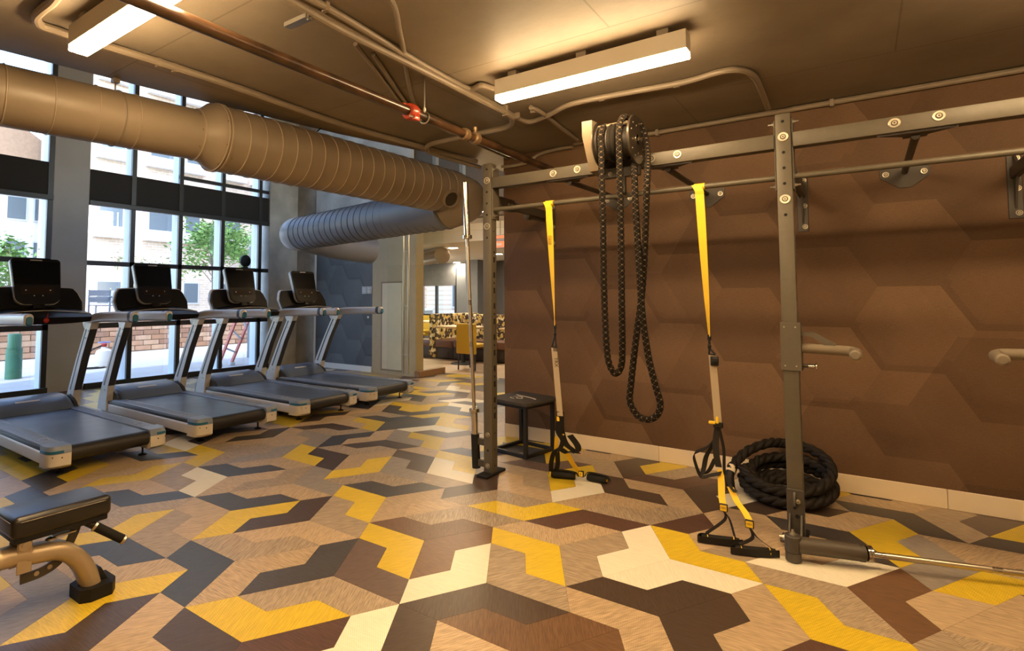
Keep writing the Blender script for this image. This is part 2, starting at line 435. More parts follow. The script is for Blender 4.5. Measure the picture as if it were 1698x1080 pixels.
# three tiles meet at each of these corners; one colour letter per tile, anticlockwise
# y yellow, w cream, t tan, g grey tan, l lavender grey, d charcoal, n dark brown, p plum, r maroon, o rust brown, b blue black
FAN_A = {(-2, 2): 'pdg', (2, 0): 'gwn', (7, -1): 'yww', (9, -5): 'ytr', (15, -5): 'tly', (-9, 7): 'gyb', (-12, 13): 'gyt', (-8, 14): 'ylt',
         (-10, 18): 'tdt', (-8, 20): 'ttn', (-4, 15): 'ltn', (-3, 10): 'lyg', (-4, 6): 'gnt', (2, 6): 'tng', (6, 4): 'nwt', (-6, 1): 'tnt',
         (0, -2): 'nwo', (10, 5): 'gyg', (12, 1): 'gwn', (-6, 10): 'lgt', (-2, 17): 'ybw', (-2, 20): 'bdy', (-6, 22): 'dtg', (-3, 28): 'wtd', (-1, 24): 'gpw'}
FAN_B = {(0, 3): 'oyo', (4, 1): 'tyg', (-3, 0): 'ynr', (-5, 4): 'gbt', (6, -3): 'ntn', (3, -3): 'oto', (11, -4): 'wgo', (13, -2): 'tdy', (16, -2): 'tdg',
         (-9, 12): 'dwt', (-11, 10): 'bgg', (-7, 8): 'dty', (-11, 16): 'gyg', (-14, 16): 'btt', (-13, 20): 'ndt', (-7, 17): 'glb', (-1, 14): 'pyt',
         (-5, 19): 'byd', (-5, 13): 'gnt', (1, 10): 'byg', (-2, 7): 'dyt', (4, 7): 'pgy', (-8, 4): 'tly', (9, 3): 'rtn', (7, 7): 'tgn', (-4, 23): 'gyy',
         (-4, 26): 'ybg', (0, 21): 'dwd', (-4, 32): 'ytd'}
LONE = {((-1, 9), 0): 'w', ((-1, 11), 3): 'n', ((3, 3), 1): 'y', ((5, 3), 4): 'r', ((7, 1), 1): 'g', ((11, -1), 3): 't', ((1, 5), 4): 'g'}
CUTS = [([(7, 1), (9, 1), (9, 0), (8, 0)], 'r'), ([(9, 1), (10, 1), (11, 0), (11, -1)], 't'), ([(8, 0), (9, 0), (10, -1), (8, -1)], 't'),
        ([(8, -1), (10, -1), (10, -2), (9, -2)], 'g'), ([(11, -1), (12, -2), (12, -3), (11, -3)], 't'), ([(-1, 5), (-1, 6), (0, 6), (1, 5)], 't'),
        ([(-1, 9), (1, 7), (0, 7), (-1, 8)], 'g'), ([(-3, 13), (-2, 13), (-1, 12), (-1, 11)], 't'),
        ([(12, -6), (12, -5), (13, -5), (14, -6)], 't'), ([(12, -6), (14, -6), (14, -7), (13, -7)], 't')]
TILES = []
for src, ks in ((FAN_A, (0, 2, 4)), (FAN_B, (1, 3, 5))):
    for O, cs in src.items():
        for k, c in zip(ks, cs): TILES.append((O, k, c))
for (O, k), c in LONE.items(): TILES.append((O, k, c))
def in_room(x, y):
    x, y = x / U, y / U
    return (-37.2 <= x <= 17.6 and -12.5 <= y <= 13.2) or (-37 <= x <= -5 and 13 <= y <= 25.6) or (-21.5 <= x <= -5 and 25 <= y <= 28.8)
def fill_floor():
    """lay whole tiles over the rest of the floor, always where the fewest still fit"""
    occ = {q for O, k, c in TILES for q in tris(O, k)} | {q for p, c in CUTS for q in poly_tris(p)}
    need = set()
    for a in range(-60, 60):
        for b in range(-60, 60):
            for o in (1, 2):
                q = (3 * a + o, 3 * b + o)
                if q not in occ and in_room(*lat_world(q[0] / 3, q[1] / 3)): need.add(q)
    offs = {1: [], 2: []}
    for o in (1, 2):
        for di in range(-4, 5):
            for dj in range(-4, 5):
                for k in range(6):
                    tr = tris((di, dj), k)
                    if (o, o) in tr: offs[o].append(((di, dj), k, [(x - o, y - o) for x, y in tr]))
    def opts(q):
        o = q[0] % 3; a, b = (q[0] - o) // 3, (q[1] - o) // 3; out = []
        for (di, dj), k, tr in offs[o]:
            for x, y in tr:
                if (q[0] + x, q[1] + y) in occ: break
            else: out.append(((a + di, b + dj), k))
        return out
    cnt = {q: len(opts(q)) for q in need}; new = []; dead = []
    while need:
        q = min(need, key=lambda z: (cnt[z], z[1] * 1000 + z[0]))
        o = opts(q)
        if not o: need.discard(q); dead.append(q); continue
        def score(t):
            s = 0
            for z in tris(*t):
                for x, y in (((1, 1), (-2, 1), (1, -2)) if z[0] % 3 == 1 else ((-1, -1), (2, -1), (-1, 2))):
                    s += (z[0] + x, z[1] + y) in occ
            return s
        t = max(o, key=score); tr = tris(*t); new.append(t); occ.update(tr)
        for z in tr: need.discard(z)
        c = (sum(z[0] for z in tr) // 6, sum(z[1] for z in tr) // 6)
        for x in range(-12, 13):
            for y in range(-12, 13):
                w = (c[0] + x, c[1] + y)
                if w in need: cnt[w] = len(opts(w))
    return new, dead
new_tiles, dead_tris = fill_floor()
pool = 'ttttgggggnnnddyyybwlpr'
PICK = random.Random(11)
for O, k in new_tiles: TILES.append((O, k, PICK.choice(pool)))

TILE_COL = {'y': (0.66, 0.465, 0.030), 'w': (0.80, 0.74, 0.58), 't': (0.46, 0.335, 0.205), 'g': (0.355, 0.272, 0.185), 'l': (0.270, 0.235, 0.205), 'd': (0.062, 0.055, 0.052),
            'n': (0.068, 0.045, 0.033), 'p': (0.125, 0.085, 0.068), 'r': (0.095, 0.050, 0.036), 'o': (0.150, 0.080, 0.042), 'b': (0.048, 0.050, 0.058)}
def tile_mat(key, col):
    m, nd, lk, b = nodes_of('woven_vinyl_' + {'y': 'yellow', 'w': 'cream', 't': 'tan', 'g': 'grey_tan', 'l': 'lavender', 'd': 'charcoal', 'n': 'dark_brown', 'p': 'plum', 'r': 'maroon', 'o': 'rust', 'b': 'blue_black'}[key])
    tc = nd.new('ShaderNodeTexCoord'); oi = nd.new('ShaderNodeObjectInfo')
    mp = nd.new('ShaderNodeMapping'); mp.inputs['Scale'].default_value = (16, 240, 1); mp.inputs['Rotation'].default_value = (0, 0, math.radians(28))
    ofs = nd.new('ShaderNodeVectorMath'); ofs.operation = 'ADD'
    lk.new(tc.outputs['Object'], ofs.inputs[0]); lk.new(oi.outputs['Random'], ofs.inputs[1]); lk.new(ofs.outputs[0], mp.inputs['Vector'])
    n = nd.new('ShaderNodeTexNoise'); n.inputs['Scale'].default_value = 1.0; n.inputs['Detail'].default_value = 3; lk.new(mp.outputs[0], n.inputs['Vector'])
    amp = {'y': 0.16, 'w': 0.08, 't': 0.34, 'g': 0.40, 'l': 0.34}.get(key, 0.30)
    r = ramp(nd, [(0.32, [c * (1 - amp) for c in col]), (0.68, [min(1, c * (1 + amp)) for c in col])])
    lk.new(n.outputs['Fac'], r.inputs['Fac'])
    # small weave dots
    mp2 = nd.new('ShaderNodeMapping'); mp2.inputs['Scale'].default_value = (170, 170, 1); lk.new(tc.outputs['Object'], mp2.inputs['Vector'])
    ck = nd.new('ShaderNodeTexChecker'); ck.inputs['Scale'].default_value = 1.0; lk.new(mp2.outputs[0], ck.inputs['Vector'])
    ck.inputs['Color1'].default_value = (0.80, 0.80, 0.80, 1); ck.inputs['Color2'].default_value = (1, 1, 1, 1)
    mx = nd.new('ShaderNodeMix'); mx.data_type = 'RGBA'; mx.blend_type = 'MULTIPLY'; mx.inputs['Factor'].default_value = 0.7
    lk.new(r.outputs['Color'], mx.inputs['A']); lk.new(ck.outputs['Color'], mx.inputs['B'])
    # slight tone from tile to tile and a little dust
    hs = nd.new('ShaderNodeHueSaturation'); mr = nd.new('ShaderNodeMapRange'); mr.inputs['To Min'].default_value = 0.92; mr.inputs['To Max'].default_value = 1.08
    lk.new(oi.outputs['Random'], mr.inputs['Value']); lk.new(mr.outputs[0], hs.inputs['Value']); lk.new(mx.outputs['Result'], hs.inputs['Color'])
    lk.new(hs.outputs[0], b.inputs['Base Color'])
    b.inputs['Roughness'].default_value = 0.36; b.inputs['Specular IOR Level'].default_value = 0.42
    bp = nd.new('ShaderNodeBump'); bp.inputs['Strength'].default_value = 0.35; bp.inputs['Distance'].default_value = 0.0012
    lk.new(n.outputs['Fac'], bp.inputs['Height']); lk.new(bp.outputs['Normal'], b.inputs['Normal'])
    return m
M_TILE = {k: tile_mat(k, c) for k, c in TILE_COL.items()}

fl = MB()
fl.box((-7.98, -2.75, -0.10), (3.75, 2.90, -0.004)).box((-7.98, 2.90, -0.10), (-1.10, 5.50, -0.004)).box((-4.50, 5.50, -0.10), (-1.10, 6.04, -0.004))
floor = struct('floor', fl, m_slab, label='floor of woven vinyl chevron tiles in yellow, cream, tan and brown')

ROOMS = [(-7.97, 3.70, -2.70, 2.775), (-7.97, -1.17, 2.775, 5.355), (-4.45, -1.17, 5.355, 6.03)]
def clip(poly, axis, lim, keep_less):
    out = []
    for a, b in zip(poly, poly[1:] + poly[:1]):
        ia, ib = ((a[axis] <= lim) == keep_less), ((b[axis] <= lim) == keep_less)
        if ia: out.append(a)
        if ia != ib:
            t = (lim - a[axis]) / (b[axis] - a[axis]); out.append((a[0] + (b[0] - a[0]) * t, a[1] + (b[1] - a[1]) * t))
    return out
def tile_poly(O, k):
    a, b = DIRS[(k - 1) % 6], DIRS[(k + 1) % 6]
    return [lat_world(*q) for q in (O, addp(O, a, a), addp(O, a, a, b), addp(O, a, b), addp(O, a, b, b), addp(O, b, b))]
def inset(poly, d):
    """shrink a polygon by d on every side"""
    n = len(poly); area = sum(p[0] * q[1] - q[0] * p[1] for p, q in zip(poly, poly[1:] + poly[:1])); s = 1 if area > 0 else -1; out = []
    for i in range(n):
        p0, p1, p2 = Vector(poly[i - 1]), Vector(poly[i]), Vector(poly[(i + 1) % n])
        e1, e2 = (p1 - p0).normalized(), (p2 - p1).normalized()
        n1, n2 = Vector((-e1.y, e1.x)) * s, Vector((-e2.y, e2.x)) * s
        bis = n1 + n2
        out.append(tuple(p1 + bis * (d / max(0.3, 1 + n1.dot(n2)))))
    return out
JOINT = 0.0005
ref = [(x, y) for x, y in tile_poly((0, 0), 5)]            # orientation whose world rotation is zero
whole = MB(); whole.prism([(x, y, -0.0045) for x, y in inset(ref, JOINT)], (0, 0, 0.0045))
whole_mesh = whole.mesh('carpet_tile'); whole_mesh.materials.append(m_slab)
def seen_size(x, y):
    d = Vector((x, y, 0)) - CAM; w = d.dot(FW)
    if w < 0.3: return 0.0
    px, py = PCX + FPX * d.dot(RT) / w, PCY - FPX * d.dot(UP) / w
    vis = -90 < px < 1790 and py < 1200
    return (1.0 if vis else 0.02) * (CAM.z / w) / (w * w)
pieces = []
for O, k, c in TILES:
    P = tile_poly(O, k); cx = sum(p[0] for p in P) / 6; cy = sum(p[1] for p in P) / 6
    home = [r for r in ROOMS if all(r[0] - 1e-6 <= p[0] <= r[1] + 1e-6 and r[2] - 1e-6 <= p[1] <= r[3] + 1e-6 for p in P)]
    xs, ys = [p[0] for p in P], [p[1] for p in P]
    joined = max(xs) < -1.17 and min(xs) > -7.97 and (max(ys) < 5.355 or (max(ys) < 6.03 and min(xs) > -4.45)) and min(ys) > -2.70
    if home or joined: pieces.append((seen_size(cx, cy), 'whole', O, k, c, None))
    else:
        for r in ROOMS:
            Q = P
            for ax, lim, less in ((0, r[0], False), (0, r[1], True), (1, r[2], False), (1, r[3], True)):
                if Q: Q = clip(Q, ax, lim, less)
            if len(Q) >= 3:
                A = abs(sum(p[0] * q[1] - q[0] * p[1] for p, q in zip(Q, Q[1:] + Q[:1]))) / 2
                if A > 0.0015: pieces.append((seen_size(sum(p[0] for p in Q) / len(Q), sum(p[1] for p in Q) / len(Q)) * min(1, A / 0.1), 'cut', O, k, c, Q))
for p, c in CUTS:
    Q = [lat_world(*q) for q in p]
    for ax, lim, less in ((0, 3.70, True), (1, 2.775, True)): Q = clip(Q, ax, lim, less)
    pieces.append((seen_size(*Q[0]), 'cut', p[0], 5, c, Q))
for q in dead_tris:
    o = q[0] % 3; a, b = (q[0] - o) // 3, (q[1] - o) // 3
    t = [(a, b), (a + 1, b), (a, b + 1)] if o == 1 else [(a + 1, b), (a + 1, b + 1), (a, b + 1)]
    pieces.append((0.0, 'cut', (a, b), 5, 't', [lat_world(*z) for z in t]))
pieces.sort(key=lambda t: -t[0])
rest = MB(); rest_keys = list(TILE_COL)
def add_poly(mb, Q):
    mb.prism([(x, y, -0.0045) for x, y in inset(Q, JOINT)], (0, 0, 0.0045))
for n, (sz, kind, O, k, c, Q) in enumerate(pieces):
    if n < 300:
        if kind == 'whole': me = whole_mesh
        else:
            mb = MB(); ox, oy = lat_world(*O); a = -math.radians(k * 60 + 60)
            add_poly(mb, [((x - ox) * math.cos(a) - (y - oy) * math.sin(a), (x - ox) * math.sin(a) + (y - oy) * math.cos(a)) for x, y in Q])
            me = mb.mesh('carpet_tile_cut'); me.materials.append(m_slab)
        o = bpy.data.objects.new('carpet_tile', me); COL.objects.link(o)
        x, y = lat_world(*O); o.location = (x, y, 0); o.rotation_euler = (0, 0, math.radians(k * 60 + 60))
        o.material_slots[0].link = 'OBJECT'; o.material_slots[0].material = M_TILE[c]
        o.parent = floor
    else:
        rest.mi = rest_keys.index(c)
        add_poly(rest, tile_poly(O, k) if Q is None else Q)
o = bpy.data.objects.new('carpet_tiles_far', rest.mesh('carpet_tiles_far')); COL.objects.link(o); o.parent = floor; o['kind'] = 'stuff'
for c in rest_keys: o.data.materials.append(M_TILE[c])
fl2 = MB(); fl2.box((-8.2, 5.36, -0.10), (-4.46, 6.04, 0.0)).box((-9.5, 6.04, -0.10), (1.5, 11.2, 0.0)); struct('floor_lounge', fl2, m_lounge_floor)

# ------------------------------------------------------------------ walls, ceiling
WALL_Y = 2.781
w = MB(); w.box((-1.165, WALL_Y, 0.0), (3.75, WALL_Y + 0.16, CEIL_Z)); wr = struct('wall_right', w, m_paper, (0, WALL_Y, 0), 'brown wall covering printed with large hexagons')
for x in (-0.52, 0.42, 1.20, 1.74, 2.30, 3.1):                      # paper seams, hair-thin raised edges
    s = MB(); s.box((x, WALL_Y - 0.0006, 0.125), (x + 0.0016, WALL_Y, CEIL_Z)); part('paper_seam', s, m_paper, wr)
b = MB()
for x0, x1 in ((-1.165, 0.30), (0.302, 2.085), (2.087, 3.75)): b.box((x0, WALL_Y - 0.011, 0.0), (x1, WALL_Y, 0.122), 0.003, 1)
struct('baseboard_right', b, m_base)
c = MB(); c.prism([(-2.42, -3.0, CEIL_Z), (-2.21, -0.89, CEIL_Z), (-2.12, -0.1, CEIL_Z), (-1.89, 1.29, CEIL_Z), (-1.56, 2.59, CEIL_Z), (-1.50, 3.2, CEIL_Z), (-1.30, 5.36, CEIL_Z), (3.9, 5.36, CEIL_Z), (3.9, -3.0, CEIL_Z)], (0, 0, 0.30))
struct('ceiling', c, m_ceil)
c = MB(); c.box((-8.2, -3.0, 5.40), (3.9, 6.2, 5.60)); struct('ceiling_upper', c, m_taupe)
w = MB(); w.prism([(-1.52, 2.95, CEIL_Z + 0.3), (-1.56, 2.59, CEIL_Z + 0.3), (-2.42, -3.0, CEIL_Z + 0.3), (-2.30, -3.0, CEIL_Z + 0.3), (-1.40, 2.95, CEIL_Z + 0.3)], (0, 0, 2.4)); struct('wall_upper', w, m_taupe)
w = MB(); w.box((-8.2, -2.90, 0), (3.9, -2.75, 5.4)); struct('wall_front', w, m_taupe)
w = MB(); w.box((3.75, -2.90, 0), (3.9, 2.95, CEIL_Z)); struct('wall_side', w, m_taupe)
w = MB(); w.box((-1.165, WALL_Y + 0.16, 0), (-1.05, 6.04, CEIL_Z)); struct('wall_passage', w, m_taupe)
BACK = 5.362
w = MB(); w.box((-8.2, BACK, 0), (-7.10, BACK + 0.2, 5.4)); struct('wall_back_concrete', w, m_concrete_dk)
w = MB(); w.box((-7.10, BACK, 0), (-5.555, BACK + 0.2, 2.62)); wbk = struct('wall_back', w, m_paper_grey, (-5.555, BACK, 0))
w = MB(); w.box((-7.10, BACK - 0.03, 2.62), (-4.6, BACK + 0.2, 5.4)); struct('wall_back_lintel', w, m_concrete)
w = MB(); w.box((-5.555, BACK, 0), (-4.52, BACK + 0.2, 2.62)); wbb = struct('wall_back_beige', w, m_beige)
b = MB(); b.box((-7.10, BACK - 0.012, 0), (-5.56, BACK, 0.10)); struct('baseboard_back', b, m_white)
b = MB(); b.box((-7.14, BACK - 0.02, 0), (-7.10, BACK, 2.62)); struct('trim_1', b, m_white)
w = MB(); w.box((-4.6, BACK + 0.03, 2.62), (-1.05, BACK + 0.15, 5.4)); struct('wall_header', w, mat('dark_header_paint', (0.10, 0.072, 0.048), 0.7))
# painted access door in the beige wall
d = MB(); d.box((-5.33, BACK - 0.012, 0.055), (-4.79, BACK, 1.625), 0.002, 1); dr = struct('door_1', d, mat('door_frame_brown', (0.26, 0.17, 0.085), 0.5))
d = MB(); d.box((-5.295, BACK - 0.02, 0.085), (-4.825, BACK - 0.012, 1.595), 0.002, 1); part('door_leaf', d, m_beige_door, dr)
# switch plates on the dark wall
sw = thing('light_switch', 'pale double switch plate on the charcoal back wall', 'light switch', (-5.70, BACK, 1.47))
for i, x in enumerate((-5.815, -5.685)):
    s = MB(); s.box((x, BACK - 0.012, 1.41), (x + 0.125, BACK, 1.545), 0.004, 2); pl = part('switch_plate', s, mat('switch_grey', (0.45, 0.46, 0.48), 0.4), sw)
    s = MB()
    for zz in (1.44, 1.485): s.box((x + 0.035, BACK - 0.018, zz), (x + 0.09, BACK - 0.012, zz + 0.03), 0.003, 1)
    part('rocker', s, mat('switch_grey_light', (0.55, 0.56, 0.58), 0.4), pl)
s = MB(); s.lathe((-5.66, BACK - 0.008, 0.985), (0, 1, 0), [(0.016, 0), (0.022, 0.004), (0.022, 0.008)], 16)
single('wall_button', s, m_white, 'small round white button low on the charcoal back wall', 'button', (-5.66, BACK, 0.985))

# ------------------------------------------------------------------ window wall along the treadmills
WX, GX = -7.741, -7.960            # inner face of the mullions, glass plane
def window_unit(name, y0, y1, mull, label, start_light=True):
    """curtain-wall bay between y0 and y1 with mullions at 'mull' (left edges of the dark caps)"""
    fr = MB()
    for z0, z1 in ((1.835, 1.905), (0.885, 0.965)): fr.box((WX - 0.06, y0, z0), (WX, y1, z1))
    if name == 'window_2': fr.box((WX - 0.05, 2.955, 3.375), (WX - 0.01, y1, 3.435))
    root = struct(name, fr, m_bronze, (0, 0, 0), label)
    edges = [y0] + [v for m in mull for v in (m, m + 0.068)] + [y1]
    for m in mull:
        b = MB(); b.box((WX - 0.05, m, 0.06), (WX, m + 0.068, 5.4)); part('mullion', b, m_bronze, root)
        b = MB(); b.box((GX - 0.02, m + 0.002, 0.06), (WX - 0.05, m + 0.066, 5.4)); part('mullion_reveal', b, m_alu, root)
    b = MB(); b.box((WX - 0.20, y0, 2.79), (WX - 0.012, y1, 3.29)); part('spandrel_panel', b, m_spandrel, root)
    b = MB(); b.box((WX - 0.05, y0, 2.745), (WX + 0.028, y1, 2.815), 0.004, 1); part('shade_rail', b, m_bronze, root)
    b = MB(); b.box((GX - 0.02, y0, 0.0), (WX + 0.02, y1, 0.055)); part('sill', b, m_alu, root)
    b = MB(); b.box((WX + 0.02, y0, 0.0), (WX + 0.07, y1, 0.085), 0.003, 1); part('sill_heater', b, m_bronze, root)
    for z0, z1 in ((0.055, 0.885), (0.965, 1.835), (1.905, 2.79), (3.29, 5.4)):
        for a, c in zip(edges[::2], edges[1::2]):
            if c - a > 0.03:
                g = MB(); g.box((GX - 0.006, a, z0), (GX, c, z1)); part('pane', g, m_glass, root)
    return root
PIER0, PIER1 = 1.150, 1.605
window_unit('window_1', -2.75, PIER0, [-2.02, -1.26, -0.50, 0.27, 1.085], 'tall dark framed curtain wall left of the grey pier')
window_unit('window_2', PIER1, 4.705, [2.198, 2.955, 3.722, 4.485], 'tall dark framed curtain wall behind the treadmills')
p = MB(); p.box((GX - 0.15, PIER0, 0), (WX + 0.004, PIER1, 5.4), 0.004, 1); struct('column_1', p, m_pier, label='smooth grey pier between the windows')
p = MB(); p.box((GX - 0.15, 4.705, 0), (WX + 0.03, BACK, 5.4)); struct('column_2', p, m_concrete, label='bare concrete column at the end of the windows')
w = MB(); w.box((GX - 0.15, -2.75, 5.4), (WX, BACK, 7.0)); struct('wall_left', w, m_taupe)

# ------------------------------------------------------------------ ceiling services
m_duct = mat('painted_duct', (0.285, 0.228, 0.165), 0.42, vary=0.06, vscale=2.5)
m_duct_rib = mat('painted_duct_seam', (0.38, 0.305, 0.222), 0.42)
m_duct_daylit = mat('daylit_duct_tint', (0.22, 0.235, 0.27), 0.45, vary=0.06, vscale=2.5)  # duct paint with the blue of the daylight mixed into its colour
m_duct_seam_dk = mat('dark_duct_seam', (0.05, 0.05, 0.06), 0.6)
m_duct_rim = mat('pale_duct_rim', (0.55, 0.57, 0.60), 0.4)
m_black = mat('black_plastic', (0.010, 0.010, 0.011), 0.45, spec=0.3)
m_steel = mat('zinc_steel', (0.62, 0.60, 0.55), 0.32, metal=1.0)
def duct_rings(mb, pts_r, r):
    for p, ax, R in pts_r:
        x = ax.orthogonal().normalized(); y = ax.cross(x).normalized()
        mb.tube([p + x * (math.cos(2 * math.pi * i / 40) * R) + y * (math.sin(2 * math.pi * i / 40) * R) for i in range(40)], r, 6, closed=True)
def dxy(y):                      # axis of the brown duct
    yu = y / U
    if yu < 1.0: return Vector(((-9.7 + 0.139 * (yu - 1.0)) * U, y, 11.66 * U))
    return Vector(((-9.7 + 0.053 * (yu - 1.0)) * U, y, 11.70 * U))
Y_RED0 = at_x(322, 225, -9.75 * U).y; Y_RED1 = at_x(352, 228, -9.72 * U).y
R1, R2 = 0.173, 0.236
YD_END = 2.90
duct = thing('duct', 'large tan painted spiral duct hung below the ceiling edge', 'duct', dxy(0.0))
d = MB(); d.tube([dxy(-2.74), dxy(-1.5), dxy(-0.6), dxy(Y_RED0)], R1, 48); part('narrow_duct', d, m_duct, duct, sharp=60)
d = MB(); d.tube([dxy(Y_RED0), dxy(Y_RED0 + 0.03), dxy(Y_RED1 - 0.03), dxy(Y_RED1)], 1.0, 48, radii=[R1 + 0.002, R1 + 0.008, R2 - 0.004, R2 + 0.002]); part('reducer', d, m_duct, duct, sharp=60)
d = MB(); d.tube([dxy(Y_RED1), dxy(0.6), dxy(1.6), dxy(YD_END)], R2, 48); wide = part('wide_duct', d, m_duct, duct, sharp=60)
d = MB(); duct_rings(d, [(dxy(y), Vector((0.1, 1, 0)).normalized(), R1 + 0.001) for y in [-2.6 + 0.215 * i for i in range(12)] if y < Y_RED0 - 0.03], 0.0045); part('seam_rings', d, m_duct_rib, duct)
d = MB(); duct_rings(d, [(dxy(y), Vector((0.05, 1, 0)).normalized(), R2 + 0.001) for y in [Y_RED1 + 0.03 + 0.128 * i for i in range(26)] if y < YD_END - 0.05], 0.0050); part('seam_rings', d, m_duct_rib, duct)
d = MB(); duct_rings(d, [(dxy(y), Vector((0.05, 1, 0)).normalized(), R) for y, R in ((Y_RED0, R1 + 0.004), (Y_RED1, R2 + 0.004), (Y_RED1 + 0.022, R2 + 0.004))], 0.006); part('joint_rings', d, m_duct_rib, duct)
# elbow and the daylight-tinted run that leaves it towards the windows
p0 = Vector((-13.0 * U + 5.0 * U * 0 + 0.9, 2.95, 0))
g0 = Vector((-8.9 * U, 13.75 * U, 10.95 * U)); g1 = Vector((-23.0 * U, 15.30 * U, 10.70 * U))
elb = smoothpath([dxy(YD_END - 0.02), dxy(YD_END) + V(0, 0.16, -0.02), g0 + V(0.10, 0.06, 0.06), g0 + V(-0.12, 0.03, 0.0)], 6)
d = MB(); d.tube(elb, R2, 40); part('elbow', d, m_duct, duct, sharp=60)
c = at_y(794, 334, dxy(2.55).y - 0.0); c = dxy(2.62) + V(0.20, 0, -0.12)
ax = V(0.80, -0.25, -0.45).normalized()
d = MB(); d.lathe(c, ax, [(0.085, 0), (0.085, 0.06), (0.078, 0.06), (0.078, 0.0)], 32); part('takeoff_collar', d, m_duct_rib, duct)
d = MB(); d.lathe(c + ax * 0.03, ax, [(0.077, 0), (0.077, 0.004)], 32); part('takeoff_damper', d, mat('duct_inside', (0.06, 0.045, 0.03), 0.7), duct)
d = MB()
for k in range(26):
    a = 2 * math.pi * k / 9 + 0.3 * (k // 9); yy = (Y_RED0 - 0.03, Y_RED1 - 0.02, Y_RED1 + 0.045)[k // 9]; R = (R1, R2, R2)[k // 9]
    n = V(math.cos(a), 0, math.sin(a)); d.lathe(dxy(yy) + n * (R - 0.002), n, [(0.006, 0), (0.005, 0.007)], 8)
part('screws', d, mat('duct_screw', (0.22, 0.15, 0.09), 0.5), duct)
hp = dxy(at_x(194, 140, -9.95 * U).y)
d = MB(); d.cyl(hp + V(0, 0, R1), V(hp.x, hp.y, CEIL_Z), 0.005, seg=8).box((hp.x - 0.02, hp.y - 0.02, CEIL_Z - 0.03), (hp.x + 0.02, hp.y + 0.02, CEIL_Z), 0.003, 1)
d.tube([hp + V(math.cos(a) * (R1 + 0.003), 0, math.sin(a) * (R1 + 0.003)) for a in [2 * math.pi * i / 36 for i in range(36)]], 0.004, 6, closed=True)
part('hanger', d, m_conduit, duct)
d = MB(); yh = 1.1; q = dxy(yh); d.cyl(q + V(0.05, 0, R2 - 0.02), V(q.x + 0.12, q.y, CEIL_Z), 0.005, seg=8); part('hanger', d, m_black, duct)

duct2 = thing('duct', 'spiral duct with blue-grey daylight in its colour running along the back wall under the tan duct', 'duct', g1)
gax = (g0 - g1).normalized(); RB = 0.235
path = [g0 + V(-0.08, 0.0, 0), g0.lerp(g1, 0.5), g1]
d = MB(); d.tube(path, RB, 48); part('duct_tube', d, m_duct_daylit, duct2, sharp=60)
d = MB(); duct_rings(d, [(g0.lerp(g1, t), gax, RB + 0.0005) for t in [0.03 + 0.0415 * i for i in range(24)] if t < 0.985], 0.0035); part('seam_rings', d, m_duct_seam_dk, duct2)
turn = smoothpath([g1, g1 + V(-0.10, 0.01, 0), g1 + V(-0.20, 0.10, 0), g1 + V(-0.20, 0.35, -0.03), g1 + V(-0.1, 0.75, -0.1), g1 + V(0.0, 1.4, -0.14)], 5)
d = MB(); d.tube(turn[:9], RB + 0.003, 40); part('elbow', d, m_duct_rim, duct2, sharp=60)
d = MB(); d.tube(turn[8:], RB - 0.01, 32); part('branch', d, m_duct_daylit, duct2, sharp=60)

# sprinkler main
m_iron = mat('rusty_black_iron', (0.052, 0.026, 0.012), 0.28, vary=0.85, vscale=7, coat=0.25)
m_red = mat('red_coupling', (0.42, 0.045, 0.012), 0.35, coat=0.3)
SX, SZ, SR = -0.517, 2.460, 0.0300
sp = thing('sprinkler_pipe', 'rusty dark iron sprinkler pipe with a red coupling under the ceiling', 'pipe', (SX, 0, SZ))
d = MB(); d.cyl((SX, -2.74, SZ), (SX, WALL_Y, SZ), SR, seg=20); part('pipe', d, m_iron, sp)
yc = at_x(684, 192, SX).y
d = MB(); d.lathe((SX, yc - 0.05, SZ), (0, 1, 0), [(SR, 0), (0.047, 0.006), (0.052, 0.02), (0.052, 0.055), (0.047, 0.07), (SR, 0.075)], 20); d.box((SX + 0.03, yc - 0.042, SZ - 0.062), (SX + 0.055, yc + 0.01, SZ - 0.03), 0.006).box((SX - 0.055, yc - 0.042, SZ + 0.03), (SX - 0.03, yc + 0.01, SZ + 0.062), 0.006)
cp = part('coupling', d, m_red, sp); d = MB(); d.cyl((SX + 0.042, yc - 0.07, SZ - 0.046), (SX + 0.042, yc + 0.03, SZ - 0.046), 0.007, seg=8); part('bolt', d, m_steel, cp)
yh = at_x(704, 200, SX).y
d = MB(); d.tube([V(SX + math.cos(a) * (SR + 0.006), yh, SZ + math.sin(a) * (SR + 0.006)) for a in [2 * math.pi * i / 24 for i in range(24)]], 0.006, 6, closed=True).cyl((SX, yh, SZ + SR), (SX, yh, SZ + SR + 0.03), 0.010, seg=10).cyl((SX, yh, SZ + SR), (SX, yh, CEIL_Z), 0.005, seg=8)
part('hanger', d, m_steel, sp)
for px in (771, 788):
    yt = at_x(px, 232, SX).y; d = MB(); d.lathe((SX, yt - 0.03, SZ), (0, 1, 0), [(SR, 0), (SR + 0.012, 0.008), (SR + 0.014, 0.03), (SR + 0.012, 0.052), (SR, 0.06)], 20)
    if px == 788: d.cyl((SX, yt, SZ), (SX, yt, SZ + 0.07), 0.012, seg=10).lathe((SX, yt, SZ + 0.06), (0, 0, 1), [(0.016, 0), (0.016, 0.02), (0.008, 0.024)], 10)
    part('fitting', d, mat('bare_iron_fitting', (0.30, 0.20, 0.11), 0.35, metal=0.6), sp)

